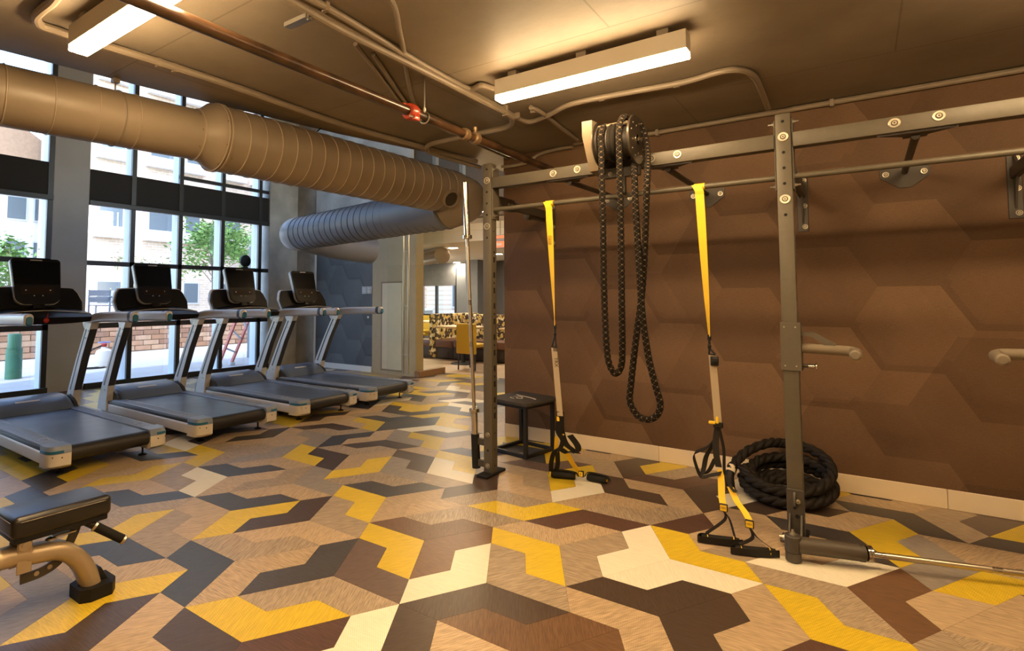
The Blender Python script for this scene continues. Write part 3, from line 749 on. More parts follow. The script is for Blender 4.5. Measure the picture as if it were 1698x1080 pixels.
# conduits fixed to the ceiling (their run is read off the photograph on the plane of the ceiling)
CZ = CEIL_Z - 0.018
def conduit(label, pts, r=0.0125, z=None, clips=()):
    r *= 1.45; z = CEIL_Z - r - (0.004 if z is None else 0.034)
    P = [at_z(x, y, z) for x, y in pts]
    t = thing('conduit', label, 'conduit', P[0])
    d = MB(); d.tube(smoothpath(P, 5), r, 10); part('tube', d, m_conduit, t)
    for cx, cy in clips:
        q = at_z(cx, cy, z); d = MB(); d.box(q - V(0.02, 0.012, r + 0.003), V(q.x + 0.02, q.y + 0.012, CEIL_Z), 0.003, 1); part('clip', d, m_conduit, t)
    return t
conduit('thick painted conduit, lowest of the bundle running to the back wall', [(455, -14), (566, 50), (700, 117), (800, 168), (843, 190), (849, 200), (842, 210), (800, 220), (740, 233), (713, 240), (708, 247), (722, 256), (796, 278)], 0.014, CEIL_Z - 0.03, [(838, 187)])
conduit('painted conduit of the bundle that bends into the linear light', [(500, -10), (566, 27), (700, 107), (768, 144), (785, 147), (800, 141), (830, 152)], 0.013, None, [(540, 12)])
conduit('painted conduit curving right from the bundle along the light to the wall', [(478, -10), (566, 38), (700, 112), (820, 174), (858, 196), (880, 202), (912, 190), (950, 172), (1040, 154), (1132, 137), (1195, 119), (1228, 117), (1250, 127), (1262, 150), (1274, 180)], 0.0135, None, [(998, 163), (1122, 140), (858, 192)])
conduit('thin painted conduit crossing the bundle from the top edge', [(645, -6), (656, 17), (662, 50), (669, 83), (676, 130), (684, 165), (694, 182), (712, 191), (780, 222), (866, 258)], 0.010)
conduit('slanting thin conduit, left of the pair under the bundle', [(589, 73), (630, 125), (664, 170), (690, 190), (760, 226), (846, 264)], 0.009)
conduit('slanting thin conduit, right of the pair under the bundle', [(619, 90), (652, 140), (680, 178), (706, 194), (775, 228), (857, 262)], 0.009)
conduit('painted conduit along the ceiling edge above the tan duct', [(170, 74), (263, 103), (400, 148), (566, 206), (700, 244), (790, 268)], 0.016, None, [(263, 104), (290, 113)])
conduit('painted conduit bent in a loop at the top left corner', [(96, -8), (86, 4), (68, 18), (60, 29), (68, 42), (95, 51), (125, 62)], 0.015)
conduit('short painted conduit from the light to the small junction box', [(880, 178), (900, 188), (930, 212), (957, 232)], 0.012, None, [(884, 183)])
def wall_conduit(label, pts, r=0.013, Y=WALL_Y - 0.027, clips=()):
    r *= 1.4
    P = [at_y(x, y, Y) for x, y in pts]
    for q in P: q.z = min(q.z, CEIL_Z - r - 0.004)
    t = thing('conduit', label, 'conduit', P[0]); d = MB(); d.tube(smoothpath(P, 5), r, 10); part('tube', d, m_conduit, t)
    for cx, cy in clips:
        q = at_y(cx, cy, Y); q.z = min(q.z, CEIL_Z - r - 0.004); d = MB(); d.box((q.x - 0.014, q.y - r - 0.003, q.z - r - 0.012), (q.x + 0.014, WALL_Y, q.z + r + 0.003), 0.003, 1); part('clip', d, m_conduit, t)
    return t
wall_conduit('long painted conduit along the top of the brown wall', [(976, 236), (1066, 214), (1132, 204), (1232, 188), (1270, 184), (1290, 178), (1306, 174), (1379, 161), (1540, 136), (1698, 108), (1790, 92)], 0.014, clips=[(1379, 161), (1090, 210)])
wall_conduit('short painted conduit bending down to the far end of the brown wall', [(950, 238), (920, 243), (895, 256), (872, 270), (845, 276), (832, 277)], 0.012)
q = at_y(962, 235, WALL_Y - 0.03); b = MB(); b.box((q.x - 0.055, WALL_Y - 0.06, q.z - 0.03), (q.x + 0.055, WALL_Y - 0.0005, q.z + 0.03), 0.004, 1)
single('junction_box', b, m_conduit, 'small painted junction box at the top of the brown wall', 'junction box', (q.x, WALL_Y, q.z))
q = at_z(492, 33, CEIL_Z - 0.075); b = MB(); b.box((q.x - 0.07, q.y - 0.02, CEIL_Z - 0.096), (q.x + 0.09, q.y + 0.02, CEIL_Z - 0.093)); b.box((q.x - 0.07, q.y - 0.02, CEIL_Z - 0.093), (q.x + 0.09, q.y - 0.017, CEIL_Z - 0.075)); b.box((q.x - 0.07, q.y + 0.017, CEIL_Z - 0.093), (q.x + 0.09, q.y + 0.02, CEIL_Z - 0.075)); b.cyl((q.x + 0.08, q.y, CEIL_Z - 0.10), (q.x + 0.08, q.y, CEIL_Z), 0.004, seg=8)
single('strut_channel', b, m_steel, 'short bare metal strut channel under the conduit bundle', 'bracket', (q.x, q.y, CEIL_Z))

# linear lights
m_lamp_body = mat('fixture_cream', (0.62, 0.56, 0.46), 0.5)
m_lamp = emit('lamp_diffuser', LAMP_COLOR, LAMP_POWER)
def linear_light(label, x0, x1, y0, y1, z0, z1, group='linear ceiling lights'):
    t = thing('linear_light', label, 'ceiling light', ((x0 + x1) / 2, (y0 + y1) / 2, z1), group)
    b = MB(); b.box((x0, y0, z0 + 0.030), (x1, y1, z1), 0.002, 1); part('housing', b, m_lamp_body, t)
    b = MB(); b.box((x0 + 0.002, y0 + 0.002, z0), (x1 - 0.002, y1 - 0.002, z0 + 0.030), 0.003, 1); part('diffuser', b, m_lamp, t)
    for x in (x0 + 0.12, (x0 + x1) / 2, x1 - 0.12):
        b = MB(); b.box((x - 0.03, y0 + 0.01, z1), (x + 0.03, y1 - 0.01, CEIL_Z if y1 < 3 else 5.4)); part('mounting_clip', b, m_conduit, t)
    return t
z0, z1 = 2.560, 2.690
a = at_z(820, 166, z0); e = at_z(1144, 96, z0)
linear_light('lit linear ceiling light above the rack', a.x, e.x, (a.y + e.y) / 2 - 0.035, (a.y + e.y) / 2 + 0.055, z0, z1)
a = at_z(112, 84, z0)
linear_light('lit linear ceiling light at the top left corner', a.x, a.x + 1.20, a.y, a.y + 0.09, z0, z1)
linear_light('added linear fill light, unseen, overhead', 0.2, 1.4, -0.85, -0.76, z0, z1)  # unseen fixture added to light the room from overhead
linear_light('added linear fill light, unseen, near the side wall', 2.2, 3.4, 0.95, 1.04, z0, z1)  # another added fixture, unseen, lighting the right side
linear_light('added linear fill light, unseen, behind the viewpoint', 1.6, 2.8, -2.3, -2.21, z0, z1)  # added fill behind the camera, never in view
linear_light('added linear fill light in the passage, unseen behind the ducts', -3.4, -2.2, 4.30, 4.39, 2.50, 2.62)  # unseen fixture added to brighten the beige wall and passage

# ------------------------------------------------------------------ training rack on the brown wall
m_rack = mat('olive_grey_powder_coat', (0.086, 0.074, 0.054), 0.48, vary=0.05, vscale=30, bump=0.05, bscale=300)
m_rack_dk = mat('dark_powder_coat', (0.050, 0.042, 0.034), 0.5)
m_hole = mat('hole_dark', (0.006, 0.005, 0.004), 0.9)
m_rubber = mat('black_rubber', (0.009, 0.008, 0.008), 0.7, spec=0.3, bump=0.1, bscale=120)
m_chrome = mat('chrome_steel', (0.72, 0.68, 0.60), 0.14, metal=1.0)
m_satin = mat('satin_steel', (0.66, 0.58, 0.46), 0.33, metal=1.0)
m_washer = mat('zinc_washer', (0.50, 0.46, 0.38), 0.36, metal=0.85)
m_bolt_recess = mat('bolt_recess', (0.10, 0.085, 0.06), 0.5, metal=0.6)
PY0, PY1 = 1.681, 1.757
PH = 2.365
rack = thing('training_rack', 'olive grey steel training rack with pull-up bar fixed to the brown wall', 'exercise rack', (0.36, PY0, 0))
POSTS = [-0.680, 1.318, 2.425]
ZT, ZB = 2.252, 2.170            # cross beam
def bolt(parent, c, n, R=0.026, head=0.012, L=0.012, name='washer_bolt'):
    """a washer with its bolt head as a part of its own"""
    n = Vector(n); mb = MB(); mb.lathe(c, n, [(R, 0), (R, 0.003), (R * 0.9, 0.0048), (R * 0.62, 0.0042), (head * 1.15, 0.0042), (head * 1.15, 0.006 + L), (head * 0.9, 0.008 + L)], 24)
    mb.mi = 1; mb.lathe(Vector(c) + n * (0.0079 + L), n, [(head * 0.55, 0), (head * 0.55, 0.0008)], 6, smooth=False)
    mb.lathe(Vector(c) + n * 0.0041, n, [(head * 1.75, 0), (head * 1.75, 0.0004)], 24)
    o = part(name, mb, [m_washer, m_bolt_recess], parent, sharp=25)
    return o
def hex_nut(mb, c, n, R=0.012, L=0.02):
    n = Vector(n); mb.lathe(c, n, [(R * 1.5, 0), (R * 1.5, 0.003), (R, 0.003), (R, 0.012), (R * 0.55, 0.012), (R * 0.55, 0.012 + L)], 6, smooth=False)
for i, x in enumerate(POSTS):
    b = MB(); b.box((x, PY0, 0.012), (x + 0.076, PY1, PH), 0.004, 2); po = part('post', b, m_rack, rack)
    h = MB()
    zs = [PH - 0.045 - 0.0885 * k for k in range(7)]
    for k, z in enumerate(zs):
        if k in (1, 5): bolt(po, (x + 0.038, PY0, z), (0, -1, 0), 0.027, 0.009, 0.001)
        else: h.lathe((x + 0.038, PY0 + 0.001, z), (0, -1, 0), [(0.0085, 0), (0.0085, 0.0016)], 14)
    if i == 0:
        for z in (0.30, 0.07): bolt(po, (x + 0.036, PY0, z), (0, -1, 0), 0.018, 0.008, 0.005)
        h.lathe((x + 0.038, PY0 + 0.001, 0.185), (0, -1, 0), [(0.009, 0), (0.009, 0.0016)], 14)
        for k in range(14):                       # slots of the side face
            z = 1.60 - 0.118 * k
            if z < 0.42: break
            h.box((x + 0.0755, PY0 + 0.028, z), (x + 0.0768, PY0 + 0.052, z + 0.042))
            if k % 2 == 0: h.lathe((x + 0.0755, PY0 + 0.040, z + 0.078), (1, 0, 0), [(0.009, 0), (0.009, 0.0013)], 12)
        for z in (1.93, 1.84, 0.31, 0.19, 0.07): h.lathe((x + 0.0755, PY0 + 0.038, z), (1, 0, 0), [(0.006, 0), (0.006, 0.0013)], 12)
    part('holes', h, m_hole, po, stuff=True)
    f = MB(); f.box((x - 0.012, PY0 - 0.085, 0.0), (x + 0.088, PY1 + 0.10, 0.022), 0.006, 2); part('foot_plate', f, m_rubber, po)
    # end plates of the cross beams
    for sx, side in ((x - 0.009, -1), (x + 0.077, 1)):
        if i == 0 and side == -1: continue
        p = MB(); p.box((sx, PY0 + 0.008, 1.930), (sx + 0.008, PY1 + 0.03, 2.335), 0.003, 1)
        pl = part('end_plate', p, m_rack, rack)
        xx = sx if side < 0 else sx + 0.008
        for z in (2.318, 1.958): n = MB(); hex_nut(n, (xx, PY0 + 0.030, z), (side, 0, 0), 0.010, 0.018); part('bolt', n, m_steel, pl)
for a, b_ in ((POSTS[0] + 0.085, POSTS[1] - 0.009), (POSTS[1] + 0.085, POSTS[2] - 0.009)):
    m = MB(); m.box((a, PY0 + 0.002, ZB), (b_, PY1 - 0.002, ZT), 0.003, 2); part('cross_beam', m, m_rack, rack)
    m = MB(); m.cyl((a, PY0 + 0.030, 2.005), (b_, PY0 + 0.030, 2.005), 0.0165, seg=20); part('pull_up_bar', m, m_rack, rack)
m = MB(); m.box((POSTS[2] + 0.085, PY0 + 0.002, ZB), (3.70, PY1 - 0.002, ZT), 0.003, 2); part('cross_beam', m, m_rack, rack)
# wall struts: gusset under the beam, tube, plate on the wall
for p1, p2, plate in (((917, 288), (957, 281), (1026, 333)), ((1080, 263), (1123, 256), (1172, 326)), ((1483, 204), (1557, 192), (1500, 290))):
    q1, q2 = at_y(*p1, PY0), at_y(*p2, PY0); gx = (q1.x + q2.x) / 2; wq = at_y(*plate, WALL_Y - 0.006)
    g = MB(); g.prism([(gx - 0.16, PY0 + 0.02, ZB), (gx + 0.16, PY0 + 0.02, ZB), (gx + 0.05, PY0 + 0.10, ZB), (gx + 0.05, PY0 + 0.14, ZB), (gx - 0.05, PY0 + 0.14, ZB), (gx - 0.05, PY0 + 0.10, ZB)], (0, 0, -0.010)); gu = part('gusset', g, m_rack_dk, rack)
    for q in (q1, q2): bolt(gu, (q.x, PY0 + 0.002, q.z), (0, -1, 0), 0.026, 0.009, 0.001)
    t = MB(); t.cyl((gx, PY0 + 0.07, ZB - 0.018), (wq.x, WALL_Y - 0.008, wq.z + 0.02), 0.019, seg=14); st = part('wall_strut', t, m_rack_dk, rack)
    pl = MB(); X, Z = wq.x, wq.z
    pl.prism([(X - 0.13, WALL_Y - 0.009, Z + 0.055), (X + 0.13, WALL_Y - 0.009, Z + 0.055), (X + 0.13, WALL_Y - 0.009, Z - 0.01), (X + 0.03, WALL_Y - 0.009, Z - 0.085), (X - 0.03, WALL_Y - 0.009, Z - 0.085), (X - 0.13, WALL_Y - 0.009, Z - 0.01)], (0, 0.009, 0)); pp = part('wall_plate', pl, m_rack_dk, rack)
    for dx in (-0.10, 0.10): bolt(pp, (X + dx, WALL_Y - 0.009, Z + 0.012), (0, -1, 0), 0.019, 0.007, 0.003)
# post-to-wall arms with upright wall brackets
for x in POSTS:
    xc = x + 0.045
    a = MB(); a.box((xc - 0.022, PY1, 2.03), (xc + 0.022, PY1 + 0.30, 2.13), 0.004, 1).box((xc - 0.020, PY1 + 0.28, 2.045), (xc + 0.020, WALL_Y - 0.008, 2.115), 0.004, 1); ar = part('wall_arm', a, m_rack_dk, rack)
    for yy in (PY1 + 0.20, PY1 + 0.25): w = MB(); hex_nut(w, (xc + 0.022, yy, 2.08), (1, 0, 0), 0.009, 0.006); part('bolt', w, m_steel, ar)
    k = MB(); k.box((xc - 0.034, WALL_Y - 0.010, 1.80), (xc + 0.034, WALL_Y, 2.22), 0.003, 1); br = part('wall_bracket', k, m_rack_dk, rack)
    k = MB(); k.prism([(xc - 0.006, WALL_Y - 0.01, 1.86), (xc - 0.006, WALL_Y - 0.01, 2.20), (xc - 0.006, WALL_Y - 0.12, 2.12), (xc - 0.006, WALL_Y - 0.06, 1.98)], (0.012, 0, 0)); part('bracket_rib', k, m_rack_dk, br)
    for z in (1.835, 1.985, 2.17): bolt(br, (xc + 0.012, WALL_Y - 0.010, z), (0, -1, 0), 0.017, 0.007, 0.003)
q = at_y(873, 358, 2.45); g = MB(); g.tube([V(q.x, WALL_Y - 0.02, q.z), V(q.x, 2.50, q.z)], 0.022, 14).lathe(q + V(0, 0.06, 0), V(0, -1, 0), [(0.026, -0.02), (0.036, 0.0), (0.036, 0.045), (0.028, 0.062), (0.004, 0.068)], 18)
part('stowed_grip', g, mat('grey_grip', (0.12, 0.11, 0.095), 0.7), rack)

# dip handles on sliding sleeves
def dip_handle(x0, dirx, label, zc, z0, z1, reach, toward):
    t = thing('dip_handle', label, 'dip handle', (x0 + 0.038, PY0, zc), 'dip handles on the rack posts')
    s = MB(); s.box((x0 - 0.008, PY0 - 0.008, z0), (x0 + 0.092, PY0 - 0.0005, z1), 0.002, 1)
    sxa, sxb = (x0 + 0.0865, x0 + 0.092) if dirx > 0 else (x0 - 0.016, x0 - 0.0105)
    s.box((sxa, PY0 - 0.008, z0), (sxb, PY1 + 0.01, z1), 0.002, 1); sl = part('sleeve', s, m_rack, t)
    w = MB()
    for dx in (0.012, 0.066):
        for z in (z0 + 0.026, z1 - 0.026): w.lathe((x0 + dx, PY0 - 0.008, z), (0, -1, 0), [(0.0045, 0), (0.004, 0.002)], 10)
    part('rivets', w, m_washer, sl)
    xs = sxb if dirx > 0 else sxa; yc = PY0 + 0.03
    P = [V(xs, yc, zc), V(xs + dirx * reach * 0.80, yc, zc - 0.006), V(xs + dirx * reach * 0.95, yc - 0.012, zc - 0.010), V(xs + dirx * reach, yc - 0.05, zc - 0.012), V(xs + dirx * (reach - 0.004), yc - toward, zc - 0.018)]
    g = MB(); g.tube(smoothpath(P, 5), 0.0265, 18); part('grip', g, mat('olive_grip_foam', (0.15, 0.12, 0.085), 0.75, bump=0.15, bscale=200), t)
    g = MB(); e = P[-1]; g.lathe(e, V(0, -1, -0.05), [(0.0265, 0), (0.0265, 0.006), (0.018, 0.013), (0.002, 0.014)], 18); part('grip_cap', g, mat('olive_grip_cap', (0.17, 0.14, 0.10), 0.6), t)
    if dirx > 0:
        f = MB(); f.prism([(xs, yc - 0.010, zc + 0.088), (xs + 0.055, yc - 0.010, zc + 0.090), (xs + 0.155, yc - 0.010, zc + 0.030), (xs + 0.155, yc - 0.010, zc + 0.012), (xs + 0.105, yc - 0.010, zc + 0.020), (xs + 0.045, yc - 0.010, zc + 0.064), (xs, yc - 0.010, zc + 0.066)], (0, 0.02, 0)); part('brace', f, m_rack, t)
        k = MB(); zp = z0 + 0.028; k.cyl((xs, yc, zp), (xs + 0.028, yc, zp), 0.011, seg=14); pn = part('pin_sleeve', k, m_rack_dk, t)
        k = MB(); k.lathe((xs + 0.028, yc, zp), (1, 0, 0), [(0.010, 0), (0.010, 0.028), (0.019, 0.034), (0.019, 0.040)], 16); part('pull_pin', k, m_chrome, pn)
    return t
zc = at_y(1350, 578, PY0 + 0.03).z
dip_handle(POSTS[1], 1, 'olive dip handle with a pull pin on the post beside the coiled rope', zc, 0.925, 1.190, 0.245, 0.10)
e = at_y(1652, 590, PY0 - 0.02)
dip_handle(POSTS[2], -1, 'olive dip handle reaching in at the right edge of the picture', e.z + 0.01, 0.925, 1.190, POSTS[2] - 0.016 - e.x, 0.16)

# barbell standing in its holder beside the left post
bb0 = at_y(790, 778, 1.712); bb1 = at_y(771, 305, 1.655)
holder = thing('barbell_holder', 'dark tube holder bolted to the left rack post, a barbell standing in it', 'barbell holder', (bb0.x, bb0.y, 0))
h0 = V(bb0.x, bb0.y, 0.030); h1 = h0 + (bb1 - bb0).normalized() * 0.255
h = MB(); h.tube([h0, h1], 0.032, 20); part('holder_tube', h, m_rubber, holder)
for z in (0.075, 0.235):
    h = MB(); h.box((h0.x + 0.025, h0.y - 0.018, z - 0.025), (POSTS[0] - 0.0005, h0.y + 0.018, z + 0.025), 0.003, 1); part('holder_arm', h, m_rack_dk, holder)
def barbell(name, label, a, d, rev=False, first=0.0):
    """Olympic bar from point a along unit vector d"""
    t = thing(name, label, 'barbell', a + d * first)
    def seg(nm, s0, s1, r, m): k = MB(); k.cyl(a + d * s0, a + d * s1, r, seg=20); return part(nm, k, m, t)
    seg('sleeve', first, 0.415, 0.025, m_satin if rev else m_chrome); seg('sleeve', 1.785, 2.20, 0.025, m_chrome)
    for s0 in (0.415, 1.757):
        k = MB(); k.lathe(a + d * s0, d, [(0.033, 0), (0.039, 0.004), (0.039, 0.012), (0.035, 0.015), (0.039, 0.018), (0.039, 0.026), (0.033, 0.03)], 24); part('collar', k, m_chrome, t)
    seg('shaft', 0.44, 1.76, 0.0135, m_chrome)
    for s0, s1 in ((0.50, 0.92), (0.96, 1.24), (1.28, 1.70)): seg('knurl', s0, s1, 0.0142, m_satin)
    return t
dv = (bb1 - bb0).normalized()
barbell('barbell', 'steel barbell standing upright beside the left rack post', V(bb0.x, bb0.y, 0.034) , dv)

# landmine pivot at the foot of the right post
lm = thing('landmine_attachment', 'dark pivoting landmine sleeve at the foot of the rack post by the coiled rope', 'landmine attachment', (1.356, 1.45, 0))
x = POSTS[1]
m = MB(); m.box((x - 0.003, PY0 - 0.009, 0.035), (x + 0.079, PY0 - 0.0005, 0.285), 0.002, 1); part('back_plate', m, m_rack_dk, lm)
for dx in (0.006, 0.062):
    m = MB(); m.prism([(x + dx, PY0 - 0.009, 0.155), (x + dx, PY0 - 0.009, 0.035), (x + dx, PY0 - 0.085, 0.035), (x + dx, PY0 - 0.075, 0.055)], (0.008, 0, 0)); part('gusset', m, m_rack_dk, lm)
m = MB(); m.prism([(x + 0.030, PY0 - 0.009, 0.27), (x + 0.030, PY0 - 0.03, 0.24), (x + 0.030, PY0 - 0.03, 0.20), (x + 0.030, PY0 - 0.009, 0.18)], (0.010, 0, 0)); part('lug', m, m_rack_dk, lm)
bolt(lm, (x + 0.052, PY0 - 0.009, 0.225), (0, -1, 0), 0.012, 0.010, 0.006, 'bolt'); w = MB(); w.lathe((x + 0.045, PY0 - 0.0095, 0.145), (0, -1, 0), [(0.011, 0), (0.011, 0.002)], 12); part('hole', w, m_hole, lm)
m = MB(); m.box((x - 0.028, PY0 - 0.115, 0.028), (x + 0.10, PY0 - 0.009, 0.046), 0.004, 1); part('yoke', m, m_rack_dk, lm)
pv = at_z(1316, 930, 0.004)
m = MB(); m.lathe((pv.x, pv.y, 0.002), (0, 0, 1), [(0.030, 0), (0.036, 0.006), (0.036, 0.045), (0.033, 0.047), (0.038, 0.05), (0.038, 0.125), (0.034, 0.130)], 24); part('pivot', m, m_rack_dk, lm)
w = MB(); hex_nut(w, (pv.x, pv.y, 0.132), (0, 0, 1), 0.012, 0.014); part('nut', w, m_steel, lm); w = MB(); hex_nut(w, (pv.x - 0.04, pv.y + 0.03, 0.10), (-1, 0, 0), 0.009, 0.012); part('nut', w, m_steel, lm)
tipz = 0.078; t0 = V(pv.x, pv.y, 0.085); t1 = at_z(1438, 924, tipz)
bd = (at_z(1700, 952, 0.062) - t0); bd.normalize()
L = (t1 - t0).length
m = MB(); m.tube([t0 + bd * 0.02, t0 + bd * L], 0.040, 24); part('sleeve', m, mat('landmine_tube', (0.060, 0.048, 0.036), 0.5), lm)
m = MB(); m.lathe(t0 + bd * (L - 0.002), bd, [(0.041, -0.02), (0.041, 0.0), (0.028, 0.001)], 24); part('sleeve_lip', m, m_rack_dk, lm)
barbell('barbell', 'steel barbell lying on the floor with its end in the landmine sleeve', t0 + bd * (L - 0.41), bd, True, 0.46 - L)

# ------------------------------------------------------------------ rope trainer on the beam
m_disc = mat('gunmetal_disc', (0.060, 0.048, 0.036), 0.30, metal=0.6)
m_tan_steel = mat('tan_machine_paint', (0.19, 0.15, 0.10), 0.45)
RY = 1.520                                           # axle distance
ax_c = at_y(1054.5, 231.8, RY)                        # middle of the disc
RD = 0.155
rt = thing('rope_trainer', 'rope climbing trainer with drum and steel disc clamped on the rack beam', 'rope trainer', (ax_c.x - 0.14, PY0, ZB))
m = MB(); m.lathe(ax_c, (1, 0, 0), [(RD - 0.004, -0.008), (RD, -0.005), (RD, 0.005), (RD - 0.004, 0.008), (0.02, 0.009)], 48); dk = part('disc', m, m_disc, rt)
m = MB()
for k in range(12):
    a = 2 * math.pi * k / 12 + 0.15; rr = 0.115 if k % 3 else 0.085
    m.lathe(ax_c + V(0.0085, math.cos(a) * rr, math.sin(a) * rr), (1, 0, 0), [(0.0055, 0), (0.0055, 0.0015)], 10)
part('disc_holes', m, m_washer, dk)
m = MB(); hex_nut(m, ax_c + V(0.009, 0, 0), (1, 0, 0), 0.020, 0.020); m.lathe(ax_c + V(0.008, 0, 0), (1, 0, 0), [(0.033, 0), (0.033, 0.004)], 20); part('axle_nut', m, m_chrome, dk)
DW = 0.225                                           # drum width
m = MB(); m.lathe(ax_c - V(DW, 0, 0), (1, 0, 0), [(0.120, 0), (0.120, 0.01), (0.095, 0.012), (0.095, 0.065), (0.118, 0.072), (0.118, 0.080), (0.095, 0.086), (0.095, 0.145), (0.118, 0.152), (0.118, 0.160), (0.095, 0.166), (0.095, DW)], 40); part('drum', m, mat('drum_black', (0.03, 0.025, 0.02), 0.5), rt)
m = MB(); m.lathe(ax_c - V(DW + 0.012, 0, 0), (1, 0, 0), [(0.140, 0), (0.145, 0.003), (0.145, 0.009), (0.140, 0.012)], 40); part('rear_disc', m, m_disc, rt)
xl = ax_c.x - DW - 0.015
top = at_y(977, 195, RY - 0.05)
m = MB(); zt = ax_c.z + 0.135
m.prism([(xl, RY - 0.115, zt + 0.005), (xl, RY + 0.015, zt + 0.012), (xl, PY0 - 0.001, ZB + 0.03), (xl, PY0 - 0.001, ZB - 0.03), (xl, RY + 0.00, ax_c.z - 0.16), (xl, RY - 0.115, zt - 0.085)], (-0.068, 0, 0)); part('side_arm', m, m_tan_steel, rt)
m = MB(); m.cyl((xl, RY - 0.045, zt - 0.03), (ax_c.x - 0.01, RY - 0.045, zt - 0.03), 0.012, seg=14); part('guide_bar', m, m_tan_steel, rt)
m = MB(); m.box((xl - 0.02, PY0 - 0.05, ZB - 0.055), (ax_c.x - 0.02, PY0 - 0.002, ZB + 0.01), 0.004, 1).box((xl + 0.07, PY0 - 0.04, ZB - 0.16), (xl + 0.12, PY0 + 0.0, ZB - 0.05), 0.004, 1); part('clamp', m, m_rack_dk, rt)
bolt(rt, (xl + 0.03, PY0 - 0.05, ZB - 0.03), (0, -1, 0), 0.015, 0.008, 0.006, 'bolt')

# the endless rope: one braided line over the drum, hanging in two bights
m_rope = mat('black_rope_core', (0.010, 0.008, 0.006), 0.85, spec=0.15)
m_rope_tan = mat('tan_rope_strand', (0.130, 0.090, 0.054), 0.75)
RR = 0.0190
def braid(mb, path, r):
    """rope as two crossed strand helices over a core"""
    mb.mi = 0; mb.tube(path, r * 0.90, 12)
    n = len(path); L = [0.0]
    for i in range(1, n): L.append(L[-1] + (path[i] - path[i - 1]).length)
    tot = L[-1]; N = int(tot / 0.0065)
    def at(s):
        import bisect
        i = min(max(bisect.bisect_right(L, s) - 1, 0), n - 2); t = (s - L[i]) / max(L[i + 1] - L[i], 1e-6)
        return path[i].lerp(path[i + 1], t), (path[i + 1] - path[i]).normalized()
    for k in range(12):
        sgn = 1 if k % 2 == 0 else -1; ph = (k // 2) * math.pi / 3; pts = []; x = None
        for j in range(N):
            p, t = at(tot * j / (N - 1))
            x = (t.orthogonal() if x is None else x - t * x.dot(t)).normalized(); y = t.cross(x)
            a = ph + sgn * (tot * j / (N - 1)) * 2 * math.pi / 0.072
            pts.append(p + (x * math.cos(a) + y * math.sin(a)) * r * 0.86)
        mb.mi = 1 if k % 3 == 0 else 0; mb.tube(pts, r * (0.12 if k % 3 == 0 else 0.20), 5)
def rp(px, py, y): return at_y(px, py, y)
dxa = lambda off, ang, R=0.112: V(ax_c.x - off, RY + math.cos(ang) * R, ax_c.z + math.sin(ang) * R)
over = lambda off, a0, a1, n=7, R=0.114: [dxa(off + 0.0 * k, math.radians(a0 + (a1 - a0) * k / (n - 1)), R) for k in range(n)]
yF = RY - 0.125
left_bight = [rp(998, 300, yF), rp(1000, 380, yF), rp(1001, 450, yF), rp(1003, 520, yF), rp(1006, 575, yF), rp(1010, 603, yF), rp(1020, 620, yF + 0.02), rp(1030, 608, yF + 0.03), rp(1032, 575, yF + 0.02), rp(1031, 500, yF), rp(1030, 400, yF), rp(1028, 300, yF)]
right_bight = [rp(1052, 290, yF + 0.06), rp(1055, 360, yF + 0.03), rp(1060, 440, yF), rp(1065, 520, yF - 0.015), rp(1075, 590, yF), rp(1087, 640, yF + 0.01), rp(1095, 670, yF + 0.01), rp(1090, 688, yF + 0.015), rp(1076, 696, yF + 0.02), rp(1058, 690, yF + 0.03), rp(1045, 668, yF + 0.03), rp(1046, 640, yF + 0.03), rp(1055, 560, yF + 0.035), rp(1063, 500, yF + 0.04), rp(1068, 440, yF + 0.035), rp(1071, 360, yF), rp(1073, 300, yF)]
path = over(0.185, -20, 200, 8) + left_bight + over(0.055, 185, 20, 7, 0.150) + [rp(1052, 262, RY + 0.11)] + right_bight + [rp(1074, 262, RY + 0.02), rp(1072, 238, RY + 0.09), rp(1067, 216, RY + 0.10), rp(1059, 202, RY + 0.08), rp(1050, 196, RY + 0.05)]
r_ = MB(); braid(r_, smoothpath(path, 6), RR)
rope = single('climbing_rope', r_, [m_rope, m_rope_tan], 'black and tan braided rope hanging in two loops from the rope trainer', 'rope', (ax_c.x, RY, 0.6))
for off in (0.11, 0.135):
    r_ = MB(); r_.tube([dxa(off, 2 * math.pi * k / 30, 0.108) for k in range(30)], RR * 0.9, 10, closed=True); part('drum_turn', r_, m_rope, rope)

# ------------------------------------------------------------------ suspension straps
m_yellow = mat('yellow_webbing', (0.86, 0.55, 0.02), 0.6, bump=0.1, bscale=350)
m_tanweb = mat('grey_tan_webbing', (0.36, 0.29, 0.20), 0.65, bump=0.1, bscale=350)
m_blackweb = mat('black_webbing', (0.011, 0.009, 0.008), 0.65, spec=0.25, bump=0.1, bscale=300)
m_foam = mat('black_foam_grip', (0.010, 0.009, 0.008), 0.75, spec=0.25, bump=0.2, bscale=150)
m_ink = mat('black_print', (0.012, 0.011, 0.010), 0.7)
BARY = PY0 + 0.030
def handle(mb_grip, mb_strap, a, bq, up, caps):
    """foam grip from a to bq with its webbing triangle meeting at 'up'"""
    d = (bq - a).normalized()
    mb_grip.tube([a, a + d * 0.012, bq - d * 0.012, bq], 0.0185, 16, radii=[0.8, 1, 1, 0.8])
    for e, s in ((a, -1), (bq, 1)): caps.lathe(e, d * s, [(0.0115, 0), (0.0115, 0.004)], 12)
    for e, s in ((a, -1), (bq, 1)):
        mid = e.lerp(up, 0.5) + d * (0.03 * s); w = d.cross(V(0, 0, 1)).normalized() * 0.026
        mb_strap.ribbon(smoothpath([e + V(0, 0, 0.0), e + d * (0.014 * s) + V(0, 0, 0.018), mid, up], 4), w, 0.003)
